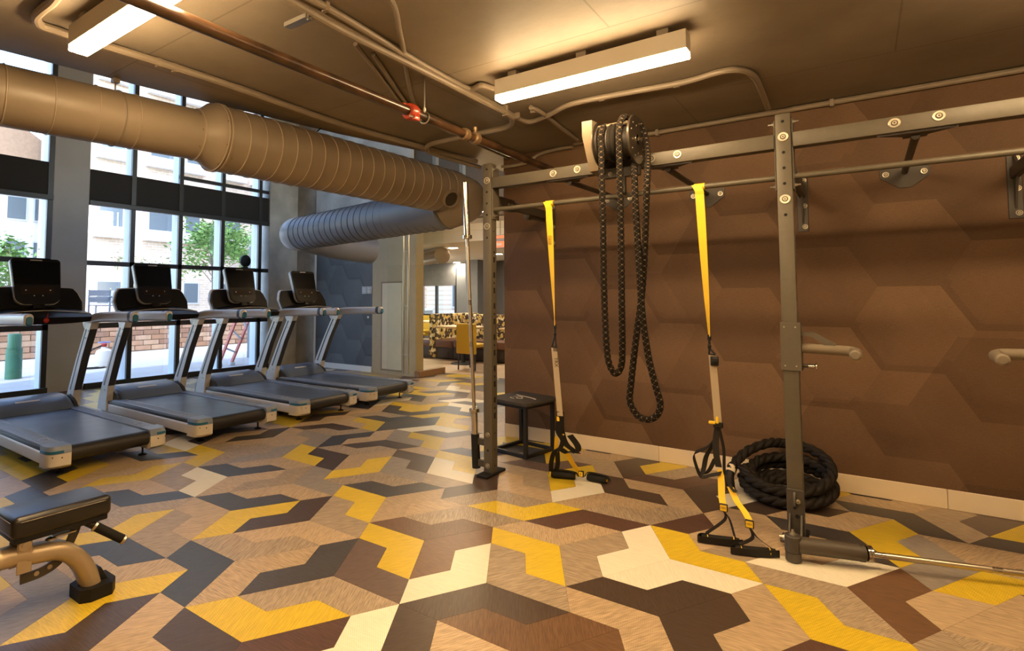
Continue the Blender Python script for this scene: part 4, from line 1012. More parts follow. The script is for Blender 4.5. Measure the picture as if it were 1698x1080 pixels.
def trx(label, anchor, ybot, tan0, tan1, knot, parts_px, text_at=None, buckle=None):
    bz = 2.005
    a = at_y(anchor[0], anchor[1], BARY); a.z = bz
    t = thing('suspension_trainer', label, 'suspension trainer', (a.x, BARY, bz), 'suspension trainers on the pull-up bar')
    # loop round the bar
    m = MB(); rings = []
    for k in range(21):
        an = 2 * math.pi * k / 20; c = V(a.x, BARY + math.cos(an) * 0.0195, bz + math.sin(an) * 0.0195)
        rings.append(c)
    m.ribbon(rings, V(0.062, 0, 0), 0.004); m.ribbon(smoothpath([V(a.x - 0.018, BARY - 0.020, bz + 0.010), V(a.x, BARY - 0.028, bz - 0.022), V(a.x + 0.006, BARY - 0.026, bz - 0.045)], 4), V(0.050, 0, 0), 0.006); part('bar_loop', m, m_yellow, t)
    bot = at_y(ybot[0], ybot[1], BARY - 0.02); n = 22; pts = []; ws = []
    st = V(a.x + 0.004, BARY - 0.026, bz - 0.040)
    for k in range(n):
        f = k / (n - 1); an = 1.35 * max(0.0, f - 0.12)
        pts.append(st.lerp(bot, f)); ws.append(V(math.cos(an), -math.sin(an), 0) * (0.050 if f < 0.75 else 0.050 - 0.06 * (f - 0.75)))
    m = MB(); m.ribbon(pts, ws, 0.004); part('anchor_strap', m, m_yellow, t)
    tb, te = at_y(*tan0, BARY - 0.02), at_y(*tan1, BARY - 0.02)
    m = MB(); m.lathe(bot + V(0, 0, 0.01), V(0, 0, -1), [(0.006, 0), (0.011, 0.006), (0.011, 0.03), (0.007, 0.034), (0.007, 0.06), (0.011, 0.064), (0.009, 0.085)], 12)
    for s in (-1, 1): m.cyl(bot + V(0, 0, -0.07), tb + V(0.018 * s, 0, 0.004), 0.0055, seg=8)
    m.cyl(tb + V(-0.02, 0, 0.003), tb + V(0.02, 0, 0.003), 0.0055, seg=8); part('carabiner', m, m_black, t)
    m = MB(); m.ribbon([tb, tb.lerp(te, 0.5), te], V(0.040, 0.006, 0), 0.006); part('main_strap', m, m_tanweb, t)
    if text_at:
        c = at_y(text_at[0], text_at[1], BARY - 0.0245)
        text_part('strap_print', 'TRX', 0.036, frame(c, V(0.07, 0, -1), V(1, 0, 0.07)), m_ink, t)
        m = MB()
        for k in range(5): m.box((c.x - 0.020 + k * 0.0068, c.y - 0.0004, c.z + 0.075), (c.x - 0.0165 + k * 0.0068, c.y + 0.0006, c.z + 0.115))
        part('scale_marks', m, m_ink, t)
        c2 = st.lerp(bot, 0.24); m = MB()
        for k in range(7): m.box((c2.x - 0.016, c2.y - 0.0042, c2.z - k * 0.010), (c2.x + 0.014, c2.y - 0.0022, c2.z - k * 0.010 + 0.0022))
        part('scale_marks', m, m_ink, t)
    if buckle:
        c = at_y(buckle[0], buckle[1], BARY - 0.03); m = MB(); m.box(c - V(0.022, 0.012, 0.028), c + V(0.022, 0.008, 0.028), 0.005, 2).box(c - V(0.012, 0.022, 0.010), c + V(0.024, 0.0, 0.020), 0.005, 2); part('buckle', m, m_black, t)
    parts_px(t, te)
    return t
def fx(px, py, y): return at_y(px, py, y)
def trx1_low(t, te):
    k = MB(); k.ribbon(smoothpath([te + V(0, 0, 0.03), fx(930, 712, 1.72), fx(937, 735, 1.76), fx(952, 748, 1.80), fx(957, 752, 1.80)], 5), V(0.05, 0.01, 0), 0.006)
    k.ribbon(smoothpath([te, fx(926, 715, 1.72), fx(934, 730, 1.74)], 4), V(0.045, 0, 0), 0.005)
    k.ribbon(smoothpath([fx(934, 725, 1.75), fx(930, 742, 1.77), fx(919, 750, 1.80), fx(914, 768, 1.86), fx(914, 782, 1.90)], 5), V(0.03, 0.012, 0), 0.006)
    k.ribbon(smoothpath([fx(924, 748, 1.80), fx(925, 768, 1.86), fx(922, 780, 1.90), fx(917, 785, 1.92)], 5), V(0.03, 0.012, 0), 0.006)
    k.ribbon(smoothpath([fx(930, 745, 1.78), fx(940, 751, 1.82), fx(948, 748, 1.82), fx(957, 750, 1.80), fx(958, 740, 1.80), fx(945, 722, 1.76)], 5), V(0.03, 0.03, 0.01), 0.006)
    part('webbing', k, m_blackweb, t)
    y_ = MB(); y_.ribbon(smoothpath([fx(923, 725, 1.74), fx(922, 748, 1.80), fx(924, 768, 1.88)], 4), V(0.028, 0, 0), 0.004); part('yellow_strap', y_, m_yellow, t); y_ = MB()
    y_.ribbon(smoothpath([fx(941, 752, 1.82), fx(949, 768, 1.88), fx(958, 780, 1.94), fx(964, 784, 1.95)], 4), V(0.036, 0.01, 0), 0.004); part('yellow_strap', y_, m_yellow, t); y_ = MB()
    y_.box(fx(926, 694, 1.70) - V(0.010, 0.01, 0.018), fx(926, 694, 1.70) + V(0.010, 0.0, 0.018), 0.003, 1); part('yellow_tab', y_, m_yellow, t); y_ = MB(); y_.box(fx(930, 720, 1.735) - V(0.026, 0.006, 0.006), fx(930, 720, 1.735) + V(0.026, 0.006, 0.006), 0.003, 1); part('yellow_tab', y_, m_yellow, t)
    c = fx(964, 786, 1.95); l = MB(); l.box(c - V(0.020, 0.010, 0.022), c + V(0.020, 0.006, 0.022), 0.003, 1); lb = part('label_patch', l, m_black, t)
    l = MB(); l.box(c - V(0.014, 0.0112, 0.016), c + V(0.014, -0.0085, 0.016)); part('label_face', l, m_yellow, lb); text_part('label_print', 'TRX', 0.013, frame(c - V(0, 0.0118, 0), V(0.3, 0, 1), V(-1, 0, 0.3)), m_ink, lb)
    s = MB(); cp = MB()
    a, b_ = at_z(914, 786, 0.030), at_z(954, 790, 0.026); a2, b2 = at_z(974, 791, 0.030), at_z(1006, 797, 0.028)
    for p, q in ((a, b_), (a2, b2)):
        d = (q - p).normalized(); g = MB(); g.tube([p, p + d * 0.02, q - d * 0.02, q], 0.026, 18, radii=[0.85, 1.05, 1, 0.85]); part('foam_grip', g, m_foam, t)
        s.ribbon(smoothpath([p - d * 0.018, p + V(0, 0, 0.030), p.lerp(q, 0.5) + V(0, 0, 0.034), q + V(0, 0, 0.026), q + d * 0.022], 5), d.cross(V(0, 0, 1)).normalized() * 0.032, 0.003)
        for e, sg in ((p, -1), (q, 1)): cp.lathe(e, d * sg, [(0.012, 0), (0.012, 0.004)], 12)
    part('grip_webbing', s, m_blackweb, t); part('grip_caps', cp, m_yellow, t)
def trx2_low(t, te):
    k = MB(); k.box(te - V(0.026, 0.014, 0.016), te + V(0.026, 0.010, 0.016), 0.004, 1)
    k.ribbon(smoothpath([te, fx(1187, 730, 1.68), fx(1188, 755, 1.66), fx(1192, 775, 1.65)], 5), V(0.034, 0.008, 0), 0.007)
    k.ribbon(smoothpath([te, fx(1200, 745, 1.69), fx(1201, 780, 1.66), fx(1206, 800, 1.64)], 5), V(0.012, 0.012, 0), 0.005)
    k.ribbon(smoothpath([fx(1187, 725, 1.69), fx(1172, 742, 1.66), fx(1152, 752, 1.62), fx(1153, 768, 1.60), fx(1163, 790, 1.60), fx(1180, 788, 1.62), fx(1196, 785, 1.64)], 6), V(0.004, 0.022, 0.016), 0.004)
    k.ribbon(smoothpath([fx(1184, 735, 1.68), fx(1172, 755, 1.67), fx(1168, 772, 1.66), fx(1166, 786, 1.64), fx(1176, 780, 1.64), fx(1186, 760, 1.66)], 6), V(0.026, 0.010, 0.006), 0.005)
    k.ribbon(smoothpath([fx(1204, 788, 1.64), fx(1210, 805, 1.62), fx(1219, 817, 1.60)], 4), V(0.02, 0, 0), 0.006)
    part('webbing', k, m_blackweb, t)
    y_ = MB(); y_.ribbon(smoothpath([fx(1195, 779, 1.66), fx(1196, 800, 1.63), fx(1197, 825, 1.60), fx(1200, 840, 1.57)], 4), V(0.036, 0, 0), 0.004); part('yellow_strap', y_, m_yellow, t); y_ = MB()
    y_.ribbon(smoothpath([fx(1211, 808, 1.63), fx(1222, 832, 1.59), fx(1234, 848, 1.54), fx(1243, 864, 1.50)], 4), V(0.034, 0.006, 0), 0.004); part('yellow_strap', y_, m_yellow, t); y_ = MB()
    y_.box(te + V(-0.05, -0.02, 0.004), te + V(-0.012, -0.008, 0.022), 0.004, 1).box(te + V(-0.010, -0.022, 0.010), te + V(0.006, -0.010, 0.05), 0.004, 1); part('yellow_tab', y_, m_yellow, t)
    s = MB(); cp = MB()
    for lab, p, q, up, yy in (((1200, 842), (1160, 884), (1230, 897), (1202, 862), 1.50), ((1243, 869), (1215, 903), (1290, 915), (1248, 892), 1.43)):
        c = fx(lab[0], lab[1], 1.56 if lab[0] < 1220 else 1.49)
        l = MB(); l.box(c - V(0.021, 0.010, 0.021), c + V(0.021, 0.006, 0.021), 0.003, 1); lb = part('label_patch', l, m_black, t)
        l = MB(); l.box(c - V(0.017, 0.0112, 0.016), c + V(0.017, -0.0085, 0.016)); part('label_face', l, m_yellow, lb); text_part('label_print', 'TRX', 0.0145, frame(c - V(0, 0.0118, 0), V(1, 0, 0.1), V(-0.1, 0, 1)), m_ink, lb)
        a, b_ = at_z(p[0] + 4, p[1] + 8, 0.024), at_z(q[0] - 4, q[1] + 2, 0.024); d = (b_ - a).normalized()
        g = MB(); g.tube([a, a + d * 0.02, b_ - d * 0.02, b_], 0.021, 16, radii=[0.85, 1, 1, 0.85]); part('foam_grip', g, m_foam, t)
        for e, sg in ((a, -1), (b_, 1)): cp.lathe(e + d * (0.03 if sg < 0 else -0.03), d * sg, [(0.0215, 0), (0.0215, 0.004)], 14)
        wv = V(0, 0, 1) * 0.034
        s.ribbon(smoothpath([a + d * 0.03 + V(0, 0.026, 0), a - d * 0.012 + V(0, 0.02, 0), a - d * 0.016 + V(0, -0.02, 0), a + d * 0.03 + V(0, -0.026, 0), b_ - d * 0.05 + V(0, -0.026, 0), b_ + d * 0.02 + V(0, -0.01, 0)], 5), wv, 0.003)
        u0 = c - V(0, 0, 0.02)
        s.ribbon(smoothpath([u0, fx(up[0], up[1], yy + 0.05), a.lerp(b_, 0.12) + V(0, 0, 0.026)], 4), d.cross(V(0, 0, 1)).normalized() * 0.024 + V(0.008, 0, 0), 0.003)
        s.ribbon(smoothpath([u0, fx(up[0] + 8, up[1], yy + 0.05), a.lerp(b_, 0.88) + V(0, 0, 0.024)], 4), d.cross(V(0, 0, 1)).normalized() * 0.024 + V(0.008, 0, 0), 0.003)
    part('grip_webbing', s, m_blackweb, t); part('grip_caps', cp, m_yellow, t)
trx('yellow and tan suspension trainer hanging in front of the plyo box', (912, 338), (920, 540), (919, 577), (929, 690), None, trx1_low, (922, 601))
trx('yellow and tan suspension trainer hanging near the coiled rope, buckle on its strap', (1160, 305), (1176, 558), (1181, 589), (1191, 705), None, trx2_low, None, (1185, 599))

# ------------------------------------------------------------------ plyo box
c0 = V(-0.605, 2.195, 0); e1 = V(0.075, 0.385, 0).normalized(); e2 = V(-0.385, 0.075, 0).normalized(); S = 0.39; PZ = 0.462
ctr = c0 + (e1 + e2) * (S / 2)
m_box = mat('black_box_frame', (0.012, 0.010, 0.009), 0.45, spec=0.35); m_grit = mat('gritty_black_top', (0.040, 0.034, 0.029), 0.85, vary=0.3, vscale=90, bump=0.5, bscale=260)
px_ = thing('plyo_box', 'black steel plyo box with a gritty printed top behind the left rack post', 'plyo box', ctr)
Z3 = V(0, 0, 1)
m = MB(); m.obox(ctr + V(0, 0, PZ - 0.014), e1, e2, Z3, S / 2 + 0.035, S / 2 + 0.035, 0.014, 0.004, 2); tp = part('top', m, m_grit, px_)
for i in (0, 1):
    for j in (0, 1):
        q = c0 + e1 * (0.016 + i * (S - 0.032)) + e2 * (0.016 + j * (S - 0.032)); m = MB(); m.obox(q + V(0, 0, (PZ - 0.028) / 2 + 0.001), e1, e2, Z3, 0.015, 0.015, (PZ - 0.030) / 2, 0.002, 1); part('leg', m, m_box, px_)
for z in (0.017, PZ - 0.044):
    for j in (0, 1):
        for d1, d2 in ((e1, e2), (e2, e1)):
            q = c0 + d1 * (S / 2) + d2 * (0.016 + j * (S - 0.032)) + V(0, 0, z); m = MB(); m.obox(q, d1, d2, Z3, S / 2 - 0.032, 0.014, 0.014, 0.002, 1); part('rail', m, m_box, px_)
m_print = mat('white_print', (0.62, 0.58, 0.50), 0.6)
f_ = lambda u, v: ctr + e2 * (-u) + e1 * v + V(0, 0, PZ + 0.0004)
m = MB()
m.ribbon(smoothpath([f_(-0.12, 0.05), f_(-0.05, 0.035), f_(0.02, 0.03), f_(0.10, 0.012), f_(0.15, -0.012)], 5), e1 * 0.022, 0.0008)
m.ribbon([f_(math.cos(a) * 0.055 - 0.03, math.sin(a) * 0.05 - 0.055) for a in [2 * math.pi * k / 20 for k in range(17)]], e1 * 0.013, 0.0008)
m.ribbon(smoothpath([f_(-0.03, -0.05), f_(0.0, -0.075), f_(0.045, -0.06)], 4), e1 * 0.014, 0.0008); part('logo_print', m, m_print, tp)

# ------------------------------------------------------------------ coiled battle rope
m_brope = mat('black_battle_rope', (0.012, 0.009, 0.007), 0.7, spec=0.25, vary=0.5, vscale=45, bump=0.35, bscale=140)
cx, cy = 1.235, 2.420
pts = []
def turnpts(R, z0, tilt, a0, a1, n, ox=0.0, oy=0.0, rx=1.0):
    for k in range(n):
        a = math.radians(a0 + (a1 - a0) * k / n); y = math.sin(a) * R
        pts.append(V(cx + ox + math.cos(a) * R * rx, cy + oy + y, z0 + tilt * (y + R)))
turnpts(0.150, 0.045, 0.10, 200, 560, 26, -0.01, 0.0)
turnpts(0.235, 0.040, 0.10, 200, 560, 30, 0.0, 0.0)
turnpts(0.262, 0.048, 0.20, 200, 560, 34, 0.005, 0.010)
turnpts(0.228, 0.100, 0.24, 200, 560, 34, 0.015, 0.012)
turnpts(0.258, 0.112, 0.36, 200, 475, 26, 0.0, 0.012)
pts += [V(cx - 0.12, cy + 0.17, 0.305), V(cx - 0.235, cy + 0.07, 0.255), V(cx - 0.300, cy - 0.03, 0.185), V(cx - 0.322, cy - 0.10, 0.125), V(cx - 0.318, cy - 0.125, 0.070), V(cx - 0.312, cy - 0.135, 0.030)]
prof = []
NL = 24
for k in range(NL):
    a = 2 * math.pi * k / NL; r = 0.0345 * (0.66 + 0.36 * abs(math.cos(1.5 * a)) ** 0.7); prof.append((math.cos(a) * r, math.sin(a) * r))
spath = smoothpath(pts, 6)
br = thing('battle_rope', 'thick black twisted battle rope coiled on the floor by the brown wall', 'rope', (cx, cy, 0))
m = MB(); m.sweep(spath[:-14], prof, twist=2 * math.pi / 0.20); part('rope_coil', m, m_brope, br, sharp=180)
m = MB(); m.tube(spath[-15:], 0.0290, 16); part('end_sleeve', m, mat('rope_sleeve', (0.010, 0.008, 0.007), 0.5, spec=0.3), br)
k = len(spath) - 15; m = MB(); m.tube([spath[k - 2], spath[k], spath[k + 1]], 0.0320, 16); part('tape_band', m, mat('pale_tape', (0.70, 0.60, 0.42), 0.6), br, label='pale tape band')

# ------------------------------------------------------------------ adjustable bench at the left edge
m_vinyl = mat('black_vinyl', (0.014, 0.012, 0.011), 0.33, vary=0.15, vscale=20, bump=0.12, bscale=180)
m_bench = mat('champagne_powder_coat', (0.44, 0.34, 0.215), 0.34, metal=0.35)
BX = -1.200
bench = thing('weight_bench', 'adjustable bench with black padded seat and champagne frame at the left edge', 'weight bench', (BX, -0.90, 0))
def bx(px, py): return at_x(px, py, BX)
beam = [V(BX, -2.25, 0.235), V(BX, -1.6, 0.25)] + [bx(0, 928), bx(50, 919), bx(98, 912), bx(126, 925), bx(143, 950), bx(152, 985)]
bp_ = smoothpath(beam, 6)
m = MB(); m.sweep(bp_, rounded(0.075, 0.105, 0.034, 5), up=V(1, 0, 0)); part('main_beam', m, m_bench, bench, sharp=50)
fc = bx(154, 985); m = MB(); m.prism([(BX - 0.085, fc.y - 0.02, 0), (BX - 0.05, fc.y - 0.075, 0), (BX + 0.06, fc.y - 0.075, 0), (BX + 0.085, fc.y - 0.04, 0), (BX + 0.085, fc.y + 0.045, 0), (BX + 0.04, fc.y + 0.075, 0), (BX - 0.06, fc.y + 0.075, 0), (BX - 0.085, fc.y + 0.045, 0)], (0, 0, 0.055)); part('rubber_foot', m, m_rubber, bench)
q = bx(165, 955); m = MB(); m.obox(q, V(1, 0, 0), V(0, 0.45, -0.89), V(0, 0.89, 0.45), 0.030, 0.05, 0.018, 0.008, 2); part('end_bumper', m, m_black, bench)
# seat pad
pz0, pz1 = 0.335, 0.445
P0, P1 = V(-1.345, -1.055, 0), V(-1.115, -0.690, 0)
m = MB(); m.box((P0.x, P0.y, pz0 + 0.02), (P1.x, P1.y, pz1), 0.024, 4); pad = part('seat_pad', m, m_vinyl, bench, sharp=60)
m = MB(); m.box((P0.x + 0.012, P0.y + 0.012, pz0), (P1.x - 0.012, P1.y - 0.012, pz0 + 0.03), 0.008, 2); part('pad_base', m, m_black, bench)
m = MB(); z = pz1 - 0.020; rx = lambda x, y: V(x, y, z)
loop = [rx(P1.x + 0.0005, P0.y + 0.03), rx(P1.x + 0.0005, P1.y - 0.03), rx(P1.x - 0.03, P1.y + 0.0005), rx(P0.x + 0.03, P1.y + 0.0005), rx(P0.x - 0.0005, P1.y - 0.03), rx(P0.x - 0.0005, P0.y + 0.03), rx(P0.x + 0.03, P0.y - 0.0005), rx(P1.x - 0.03, P0.y - 0.0005)]
m.tube(loop, 0.0012, 6, closed=True); part('stitching', m, mat('grey_thread', (0.38, 0.33, 0.27), 0.7), pad)
m = MB(); m.box((P0.x - 0.02, -1.95, 0.40), (P1.x + 0.02, P0.y - 0.055, 0.51), 0.024, 4); part('back_pad', m, m_vinyl, bench, sharp=60)
for sx in (-1, 1):
    y0, y1 = bx(22, 900).y, bx(47, 900).y
    m = MB(); m.box((BX + sx * 0.046 - 0.004, y0, 0.205), (BX + sx * 0.046 + 0.004, y1, pz0 + 0.01), 0.003, 1); sp_ = part('seat_bracket', m, m_bench, bench)
    m = MB(); m.lathe((BX + sx * 0.050, (y0 + y1) / 2, 0.318), (sx, 0, 0), [(0.022, 0), (0.022, 0.004), (0.013, 0.005), (0.013, 0.009), (0.006, 0.010)], 18); part('pivot_bolt', m, m_satin, sp_)
m = MB(); arc = [bx(127, 868), bx(122, 885), bx(113, 905)]
m.ribbon(smoothpath(arc, 5), [V(0, 0.042, 0.010)] * 11, 0.008); arc2 = smoothpath([bx(113, 905), bx(96, 930), bx(70, 948), bx(33, 962)], 6)
m2 = MB(); half = 0.020; outl = []; 
for s in (1, -1):
    seq = arc2 if s > 0 else list(reversed(arc2))
    for i, p_ in enumerate(seq):
        tdir = (seq[min(i + 1, len(seq) - 1)] - seq[max(i - 1, 0)]).normalized(); nrm = V(0, -tdir.z, tdir.y)
        outl.append(p_ + nrm * half)
m2.prism([V(BX + 0.004, p_.y, p_.z) for p_ in outl], (-0.008, 0, 0)); part('adjust_ladder', m2, m_rack_dk, bench)
part('seat_strut', m, m_rack_dk, bench)
m = MB()
for px, py in ((82, 940), (60, 951)): m.lathe(V(BX + 0.0042, bx(px, py).y, bx(px, py).z), (1, 0, 0), [(0.0095, 0), (0.0095, 0.001)], 16)
part('ladder_holes', m, mat('ladder_hole_liner', (0.36, 0.28, 0.18), 0.7), bench)
ha, hb = bx(140, 864), bx(188, 886); ha.x += 0.05; hb.x += 0.10
dh = (hb - ha).normalized(); m = MB(); m.cyl(ha - dh * 0.03, ha + dh * 0.03, 0.016, seg=14); hd = part('pop_lever', m, m_black, bench)
m = MB(); m.cyl(ha + dh * 0.03, hb, 0.0195, seg=16); part('lever_grip', m, m_foam, hd)
m = MB(); m.cyl(ha + dh * 0.022, ha + dh * 0.032, 0.022, seg=16); part('lever_ring', m, m_satin, hd)
m = MB(); m.lathe(hb, dh, [(0.021, -0.004), (0.021, 0.006), (0.015, 0.010)], 16); part('lever_ring', m, m_satin, hd)
m = MB(); q = bx(85, 893); m.lathe(q + V(0, 0, -0.004), (0, 0, 1), [(0.022, 0), (0.022, 0.008), (0.014, 0.012)], 18).box(q + V(-0.014, 0, 0), q + V(0.014, 0.09, 0.010), 0.003, 1); part('hinge_cap', m, m_satin, bench)
m = MB(); m.box((BX - 0.30, -2.30, 0.0), (BX + 0.30, -2.20, 0.055), 0.01, 2).box((BX - 0.03, -2.285, 0.055), (BX + 0.03, -2.215, 0.25), 0.006, 1); part('rear_stand', m, m_bench, bench)
m = MB(); m.box((BX - 0.03, -1.6, 0.25), (BX + 0.03, -1.5, 0.405), 0.006, 1); part('pad_support', m, m_bench, bench)

# ------------------------------------------------------------------ treadmills (local: x = -distance forward from the rear, y across)
m_tm_grey = mat('treadmill_silver', (0.60, 0.59, 0.58), 0.36, metal=0.15)
m_tm_skirt = mat('treadmill_cream', (0.66, 0.60, 0.52), 0.42)
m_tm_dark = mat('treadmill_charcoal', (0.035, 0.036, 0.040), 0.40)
m_tm_step = mat('treadmill_step', (0.20, 0.235, 0.31), 0.42, vary=0.15, vscale=3)  # step colour takes in the blue sky reflection
m_belt = mat('running_belt', (0.075, 0.098, 0.150), 0.38, vary=0.22, vscale=5, bump=0.06, bscale=300)  # blue of the reflected sky put into the belt colour
m_hood = mat('motor_hood', (0.105, 0.140, 0.225), 0.30)  # hood colour blued to paint in the sky it reflects
m_tm_black = mat('console_black', (0.007, 0.006, 0.006), 0.42, spec=0.2)
m_screen = mat('screen_glass', (0.006, 0.006, 0.006), 0.25, spec=0.12)
m_blue = mat('blue_accent', (0.020, 0.13, 0.24), 0.35)
m_tm_red = mat('red_safety_clip', (0.45, 0.02, 0.01), 0.45)
m_tm_mark = mat('pale_badge', (0.62, 0.63, 0.64), 0.4)
def F(lx, ly, z): return V(-lx, ly, z)
def make_treadmill():
    t = thing('treadmill', '', 'treadmill', (0, 0, 0), 'treadmills facing the windows')
    for s in (-1, 1):
        # side rail: pale skirt, dark band, ridged step, end cap
        k = MB(); k.sweep([F(0.13, s * 0.372, 0.135), F(2.02, s * 0.372, 0.135)], rounded(0.100, 0.105, 0.022, 4), up=V(0, 0, 1)); part('side_skirt', k, m_tm_skirt, t, sharp=50)
        k = MB(); k.box((-1.98, s * 0.352 - 0.066, 0.180), (-0.10, s * 0.352 + 0.066, 0.212), 0.006, 2); part('side_band', k, m_tm_dark, t)
        k = MB(); k.box((-1.78, s * 0.350 - 0.062, 0.206), (-0.115, s * 0.350 + 0.062, 0.228), 0.006, 2)
        for j in range(4): k.box((-1.74, s * 0.350 - 0.040 + j * 0.020, 0.228), (-0.32, s * 0.350 - 0.034 + j * 0.020, 0.2305))
        st = part('foot_step', k, m_tm_step, t)
        k = MB(); k.tube([F(0.36 + math.cos(a) * 0.055, s * 0.350 + math.sin(a) * 0.030, 0.2305) for a in [2 * math.pi * j / 20 for j in range(20)]], 0.0012, 4, closed=True); part('badge', k, m_tm_mark, st)
        k = MB(); prof = [(0.0, s * 0.285), (0.0, s * 0.365), (0.006, s * 0.392), (0.019, s * 0.413), (0.042, s * 0.426), (0.075, s * 0.432), (0.17, s * 0.432), (0.17, s * 0.285)]
        k.loft([[F(a + 0.025, b * 0.985, 0.070) for a, b in prof], [F(a, b, 0.090) for a, b in prof], [F(a, b, 0.178) for a, b in prof]], smooth=True); cap = part('end_cap', k, m_tm_skirt, t, sharp=40)
        k = MB(); k.loft([[F(a, b, 0.178) for a, b in prof], [F(a + 0.004, b * 0.995, 0.206) for a, b in prof], [F(a + 0.022, b * 0.985, 0.231) for a, b in prof]], smooth=True); part('end_cap_top', k, m_tm_step, t, sharp=40)
        k = MB(); k.sweep(smoothpath([F(0.002, s * 0.335, 0.193), F(0.004, s * 0.380, 0.193), F(0.020, s * 0.411, 0.193), F(0.075, s * 0.430, 0.193), F(0.15, s * 0.431, 0.193)], 4), [(-0.004, -0.010), (0.004, -0.010), (0.004, 0.010), (-0.004, 0.010)], up=V(0, 0, 1)); part('blue_stripe', k, m_blue, cap)
        k = MB(); k.lathe(F(0.001, s * 0.345, 0.150), (1, 0, 0), [(0.006, 0), (0.005, 0.003)], 10).lathe(F(0.004, s * 0.405, 0.160), (1, 0, 0), [(0.005, 0), (0.004, 0.003)], 10); part('cap_screws', k, m_tm_dark, cap)
        # upright with its boot
        up_ = [(1.965, 0.110), (1.950, 0.240), (1.905, 0.380), (1.720, 0.740), (1.555, 1.020), (1.520, 1.085)]
        lens = [0.215, 0.185, 0.150, 0.125, 0.120, 0.125]
        rings = []
        for (lx, z), L in zip(up_, lens):
            w_ = 0.036; y0 = s * 0.400
            rings.append([F(lx - L / 2, y0 - w_, z), F(lx - L / 2, y0 + w_, z), F(lx + L / 2, y0 + w_, z), F(lx + L / 2, y0 - w_, z)])
        k = MB(); k.loft(rings, True, False); u_ = part('upright', k, m_tm_grey, t)
        # -y face: groove and screws; rear face: charcoal strip painting in its shade
        yf = s * 0.400 - 0.0362; line = [(1.905, 0.380), (1.720, 0.740), (1.555, 1.020)]
        k = MB(); k.ribbon([F(lx + 0.018, yf, z) for lx, z in line], F(0.022, 0, 0.008), 0.003); part('groove', k, m_tm_dark, u_)
        for lx, z in ((1.575, 1.005), (1.520, 1.005), (1.582, 0.930), (1.90, 0.33)):
            k = MB(); k.lathe(F(lx, yf, z), (0, -1, 0), [(0.0065, 0), (0.0055, 0.003)], 8); part('screw', k, m_black, u_)
        k = MB(); k.ribbon([F(1.905 - 0.0765, s * 0.400, 0.380), F(1.720 - 0.064, s * 0.400, 0.740), F(1.555 - 0.0615, s * 0.400, 1.020)], V(0, 0.066, 0), 0.004); part('rear_shade_strip', k, m_tm_dark, u_)
        # handrail
        H = smoothpath([F(1.66, s * 0.392, 1.055), F(1.56, s * 0.398, 1.105), F(1.40, s * 0.405, 1.140), F(1.10, s * 0.408, 1.152), F(0.72, s * 0.405, 1.158), F(0.60, s * 0.402, 1.158)], 5)
        sc = [(0.8 + 0.2 * min(1, i / 8), 0.95) for i in range(len(H))]; sc[-1] = (0.75, 0.78)
        k = MB(); k.sweep(H, rounded(0.064, 0.106, 0.030, 4), up=V(0, 0, 1), scales=sc); hr = part('handrail', k, m_tm_grey, t, sharp=60)
        k = MB(); k.sweep([F(0.655, s * 0.403, 1.150), F(0.612, s * 0.402, 1.150), F(0.592, s * 0.402, 1.150)], rounded(0.060, 0.088, 0.028, 4), up=V(0, 0, 1), scales=[1.0, 0.96, 0.7]); part('handrail_tip', k, m_blue, hr, sharp=60)
        k = MB(); k.sweep([F(0.705, s * 0.404, 1.160), F(0.652, s * 0.403, 1.158)], rounded(0.0635, 0.1020, 0.030, 4), up=V(0, 0, 1)); part('handrail_band', k, m_tm_dark, hr, sharp=60)
        k = MB(); k.box((-0.98, s * 0.408 - s * 0.033 - 0.002, 1.138), (-0.74, s * 0.408 - s * 0.033 + 0.002, 1.176), 0.0018, 2); part('sensor_plate', k, m_tm_mark, hr)
        k = MB(); k.cyl(F(0.17, s * 0.300, 0.012), F(0.17, s * 0.300, 0.10), 0.008, seg=8).lathe(F(0.17, s * 0.300, 0.0), (0, 0, 1), [(0.034, 0), (0.034, 0.006), (0.012, 0.014)], 16); part('levelling_foot', k, m_black, t)
    # belt and rear roller
    k = MB(); k.box((-1.76, -0.284, 0.196), (-0.070, 0.284, 0.2175), 0.004, 1); part('running_belt', k, m_belt, t)
    k = MB(); k.cyl(F(0.072, -0.284, 0.160), F(0.072, 0.284, 0.160), 0.057, seg=24); part('rear_roller', k, mat('roller_black', (0.020, 0.018, 0.017), 0.5), t)
    k = MB(); k.box((-1.9, -0.30, 0.075), (-0.16, 0.30, 0.190), 0.004, 1); part('deck', k, m_tm_dark, t)
    for s in (-1, 1):
        k = MB(); k.box((-2.0, s * 0.26 - 0.04, 0.0), (-1.88, s * 0.26 + 0.04, 0.09), 0.01, 2); part('front_wheel', k, m_black, t)
    # motor hood
    sec = [(1.690, 0.222), (1.735, 0.272), (1.800, 0.318), (1.900, 0.348), (2.020, 0.356), (2.150, 0.335), (2.230, 0.270), (2.250, 0.100), (1.760, 0.100)]
    k = MB(); k.loft([[F(lx if 1.70 < lx < 2.2 else lx, y, 0.10 + (z - 0.10) * g) for lx, z in sec] for y, g in ((-0.345, 0.72), (-0.325, 0.92), (-0.28, 1.0), (0.28, 1.0), (0.325, 0.92), (0.345, 0.72))], True, True); hd = part('motor_hood', k, m_hood, t, sharp=50)
    k = MB(); k.ribbon([F(1.815, -0.13, 0.3265), F(1.815, 0.07, 0.3265)], F(0.022, 0, 0.010) * 1.0, 0.003); part('hood_badge', k, m_tm_mark, hd)
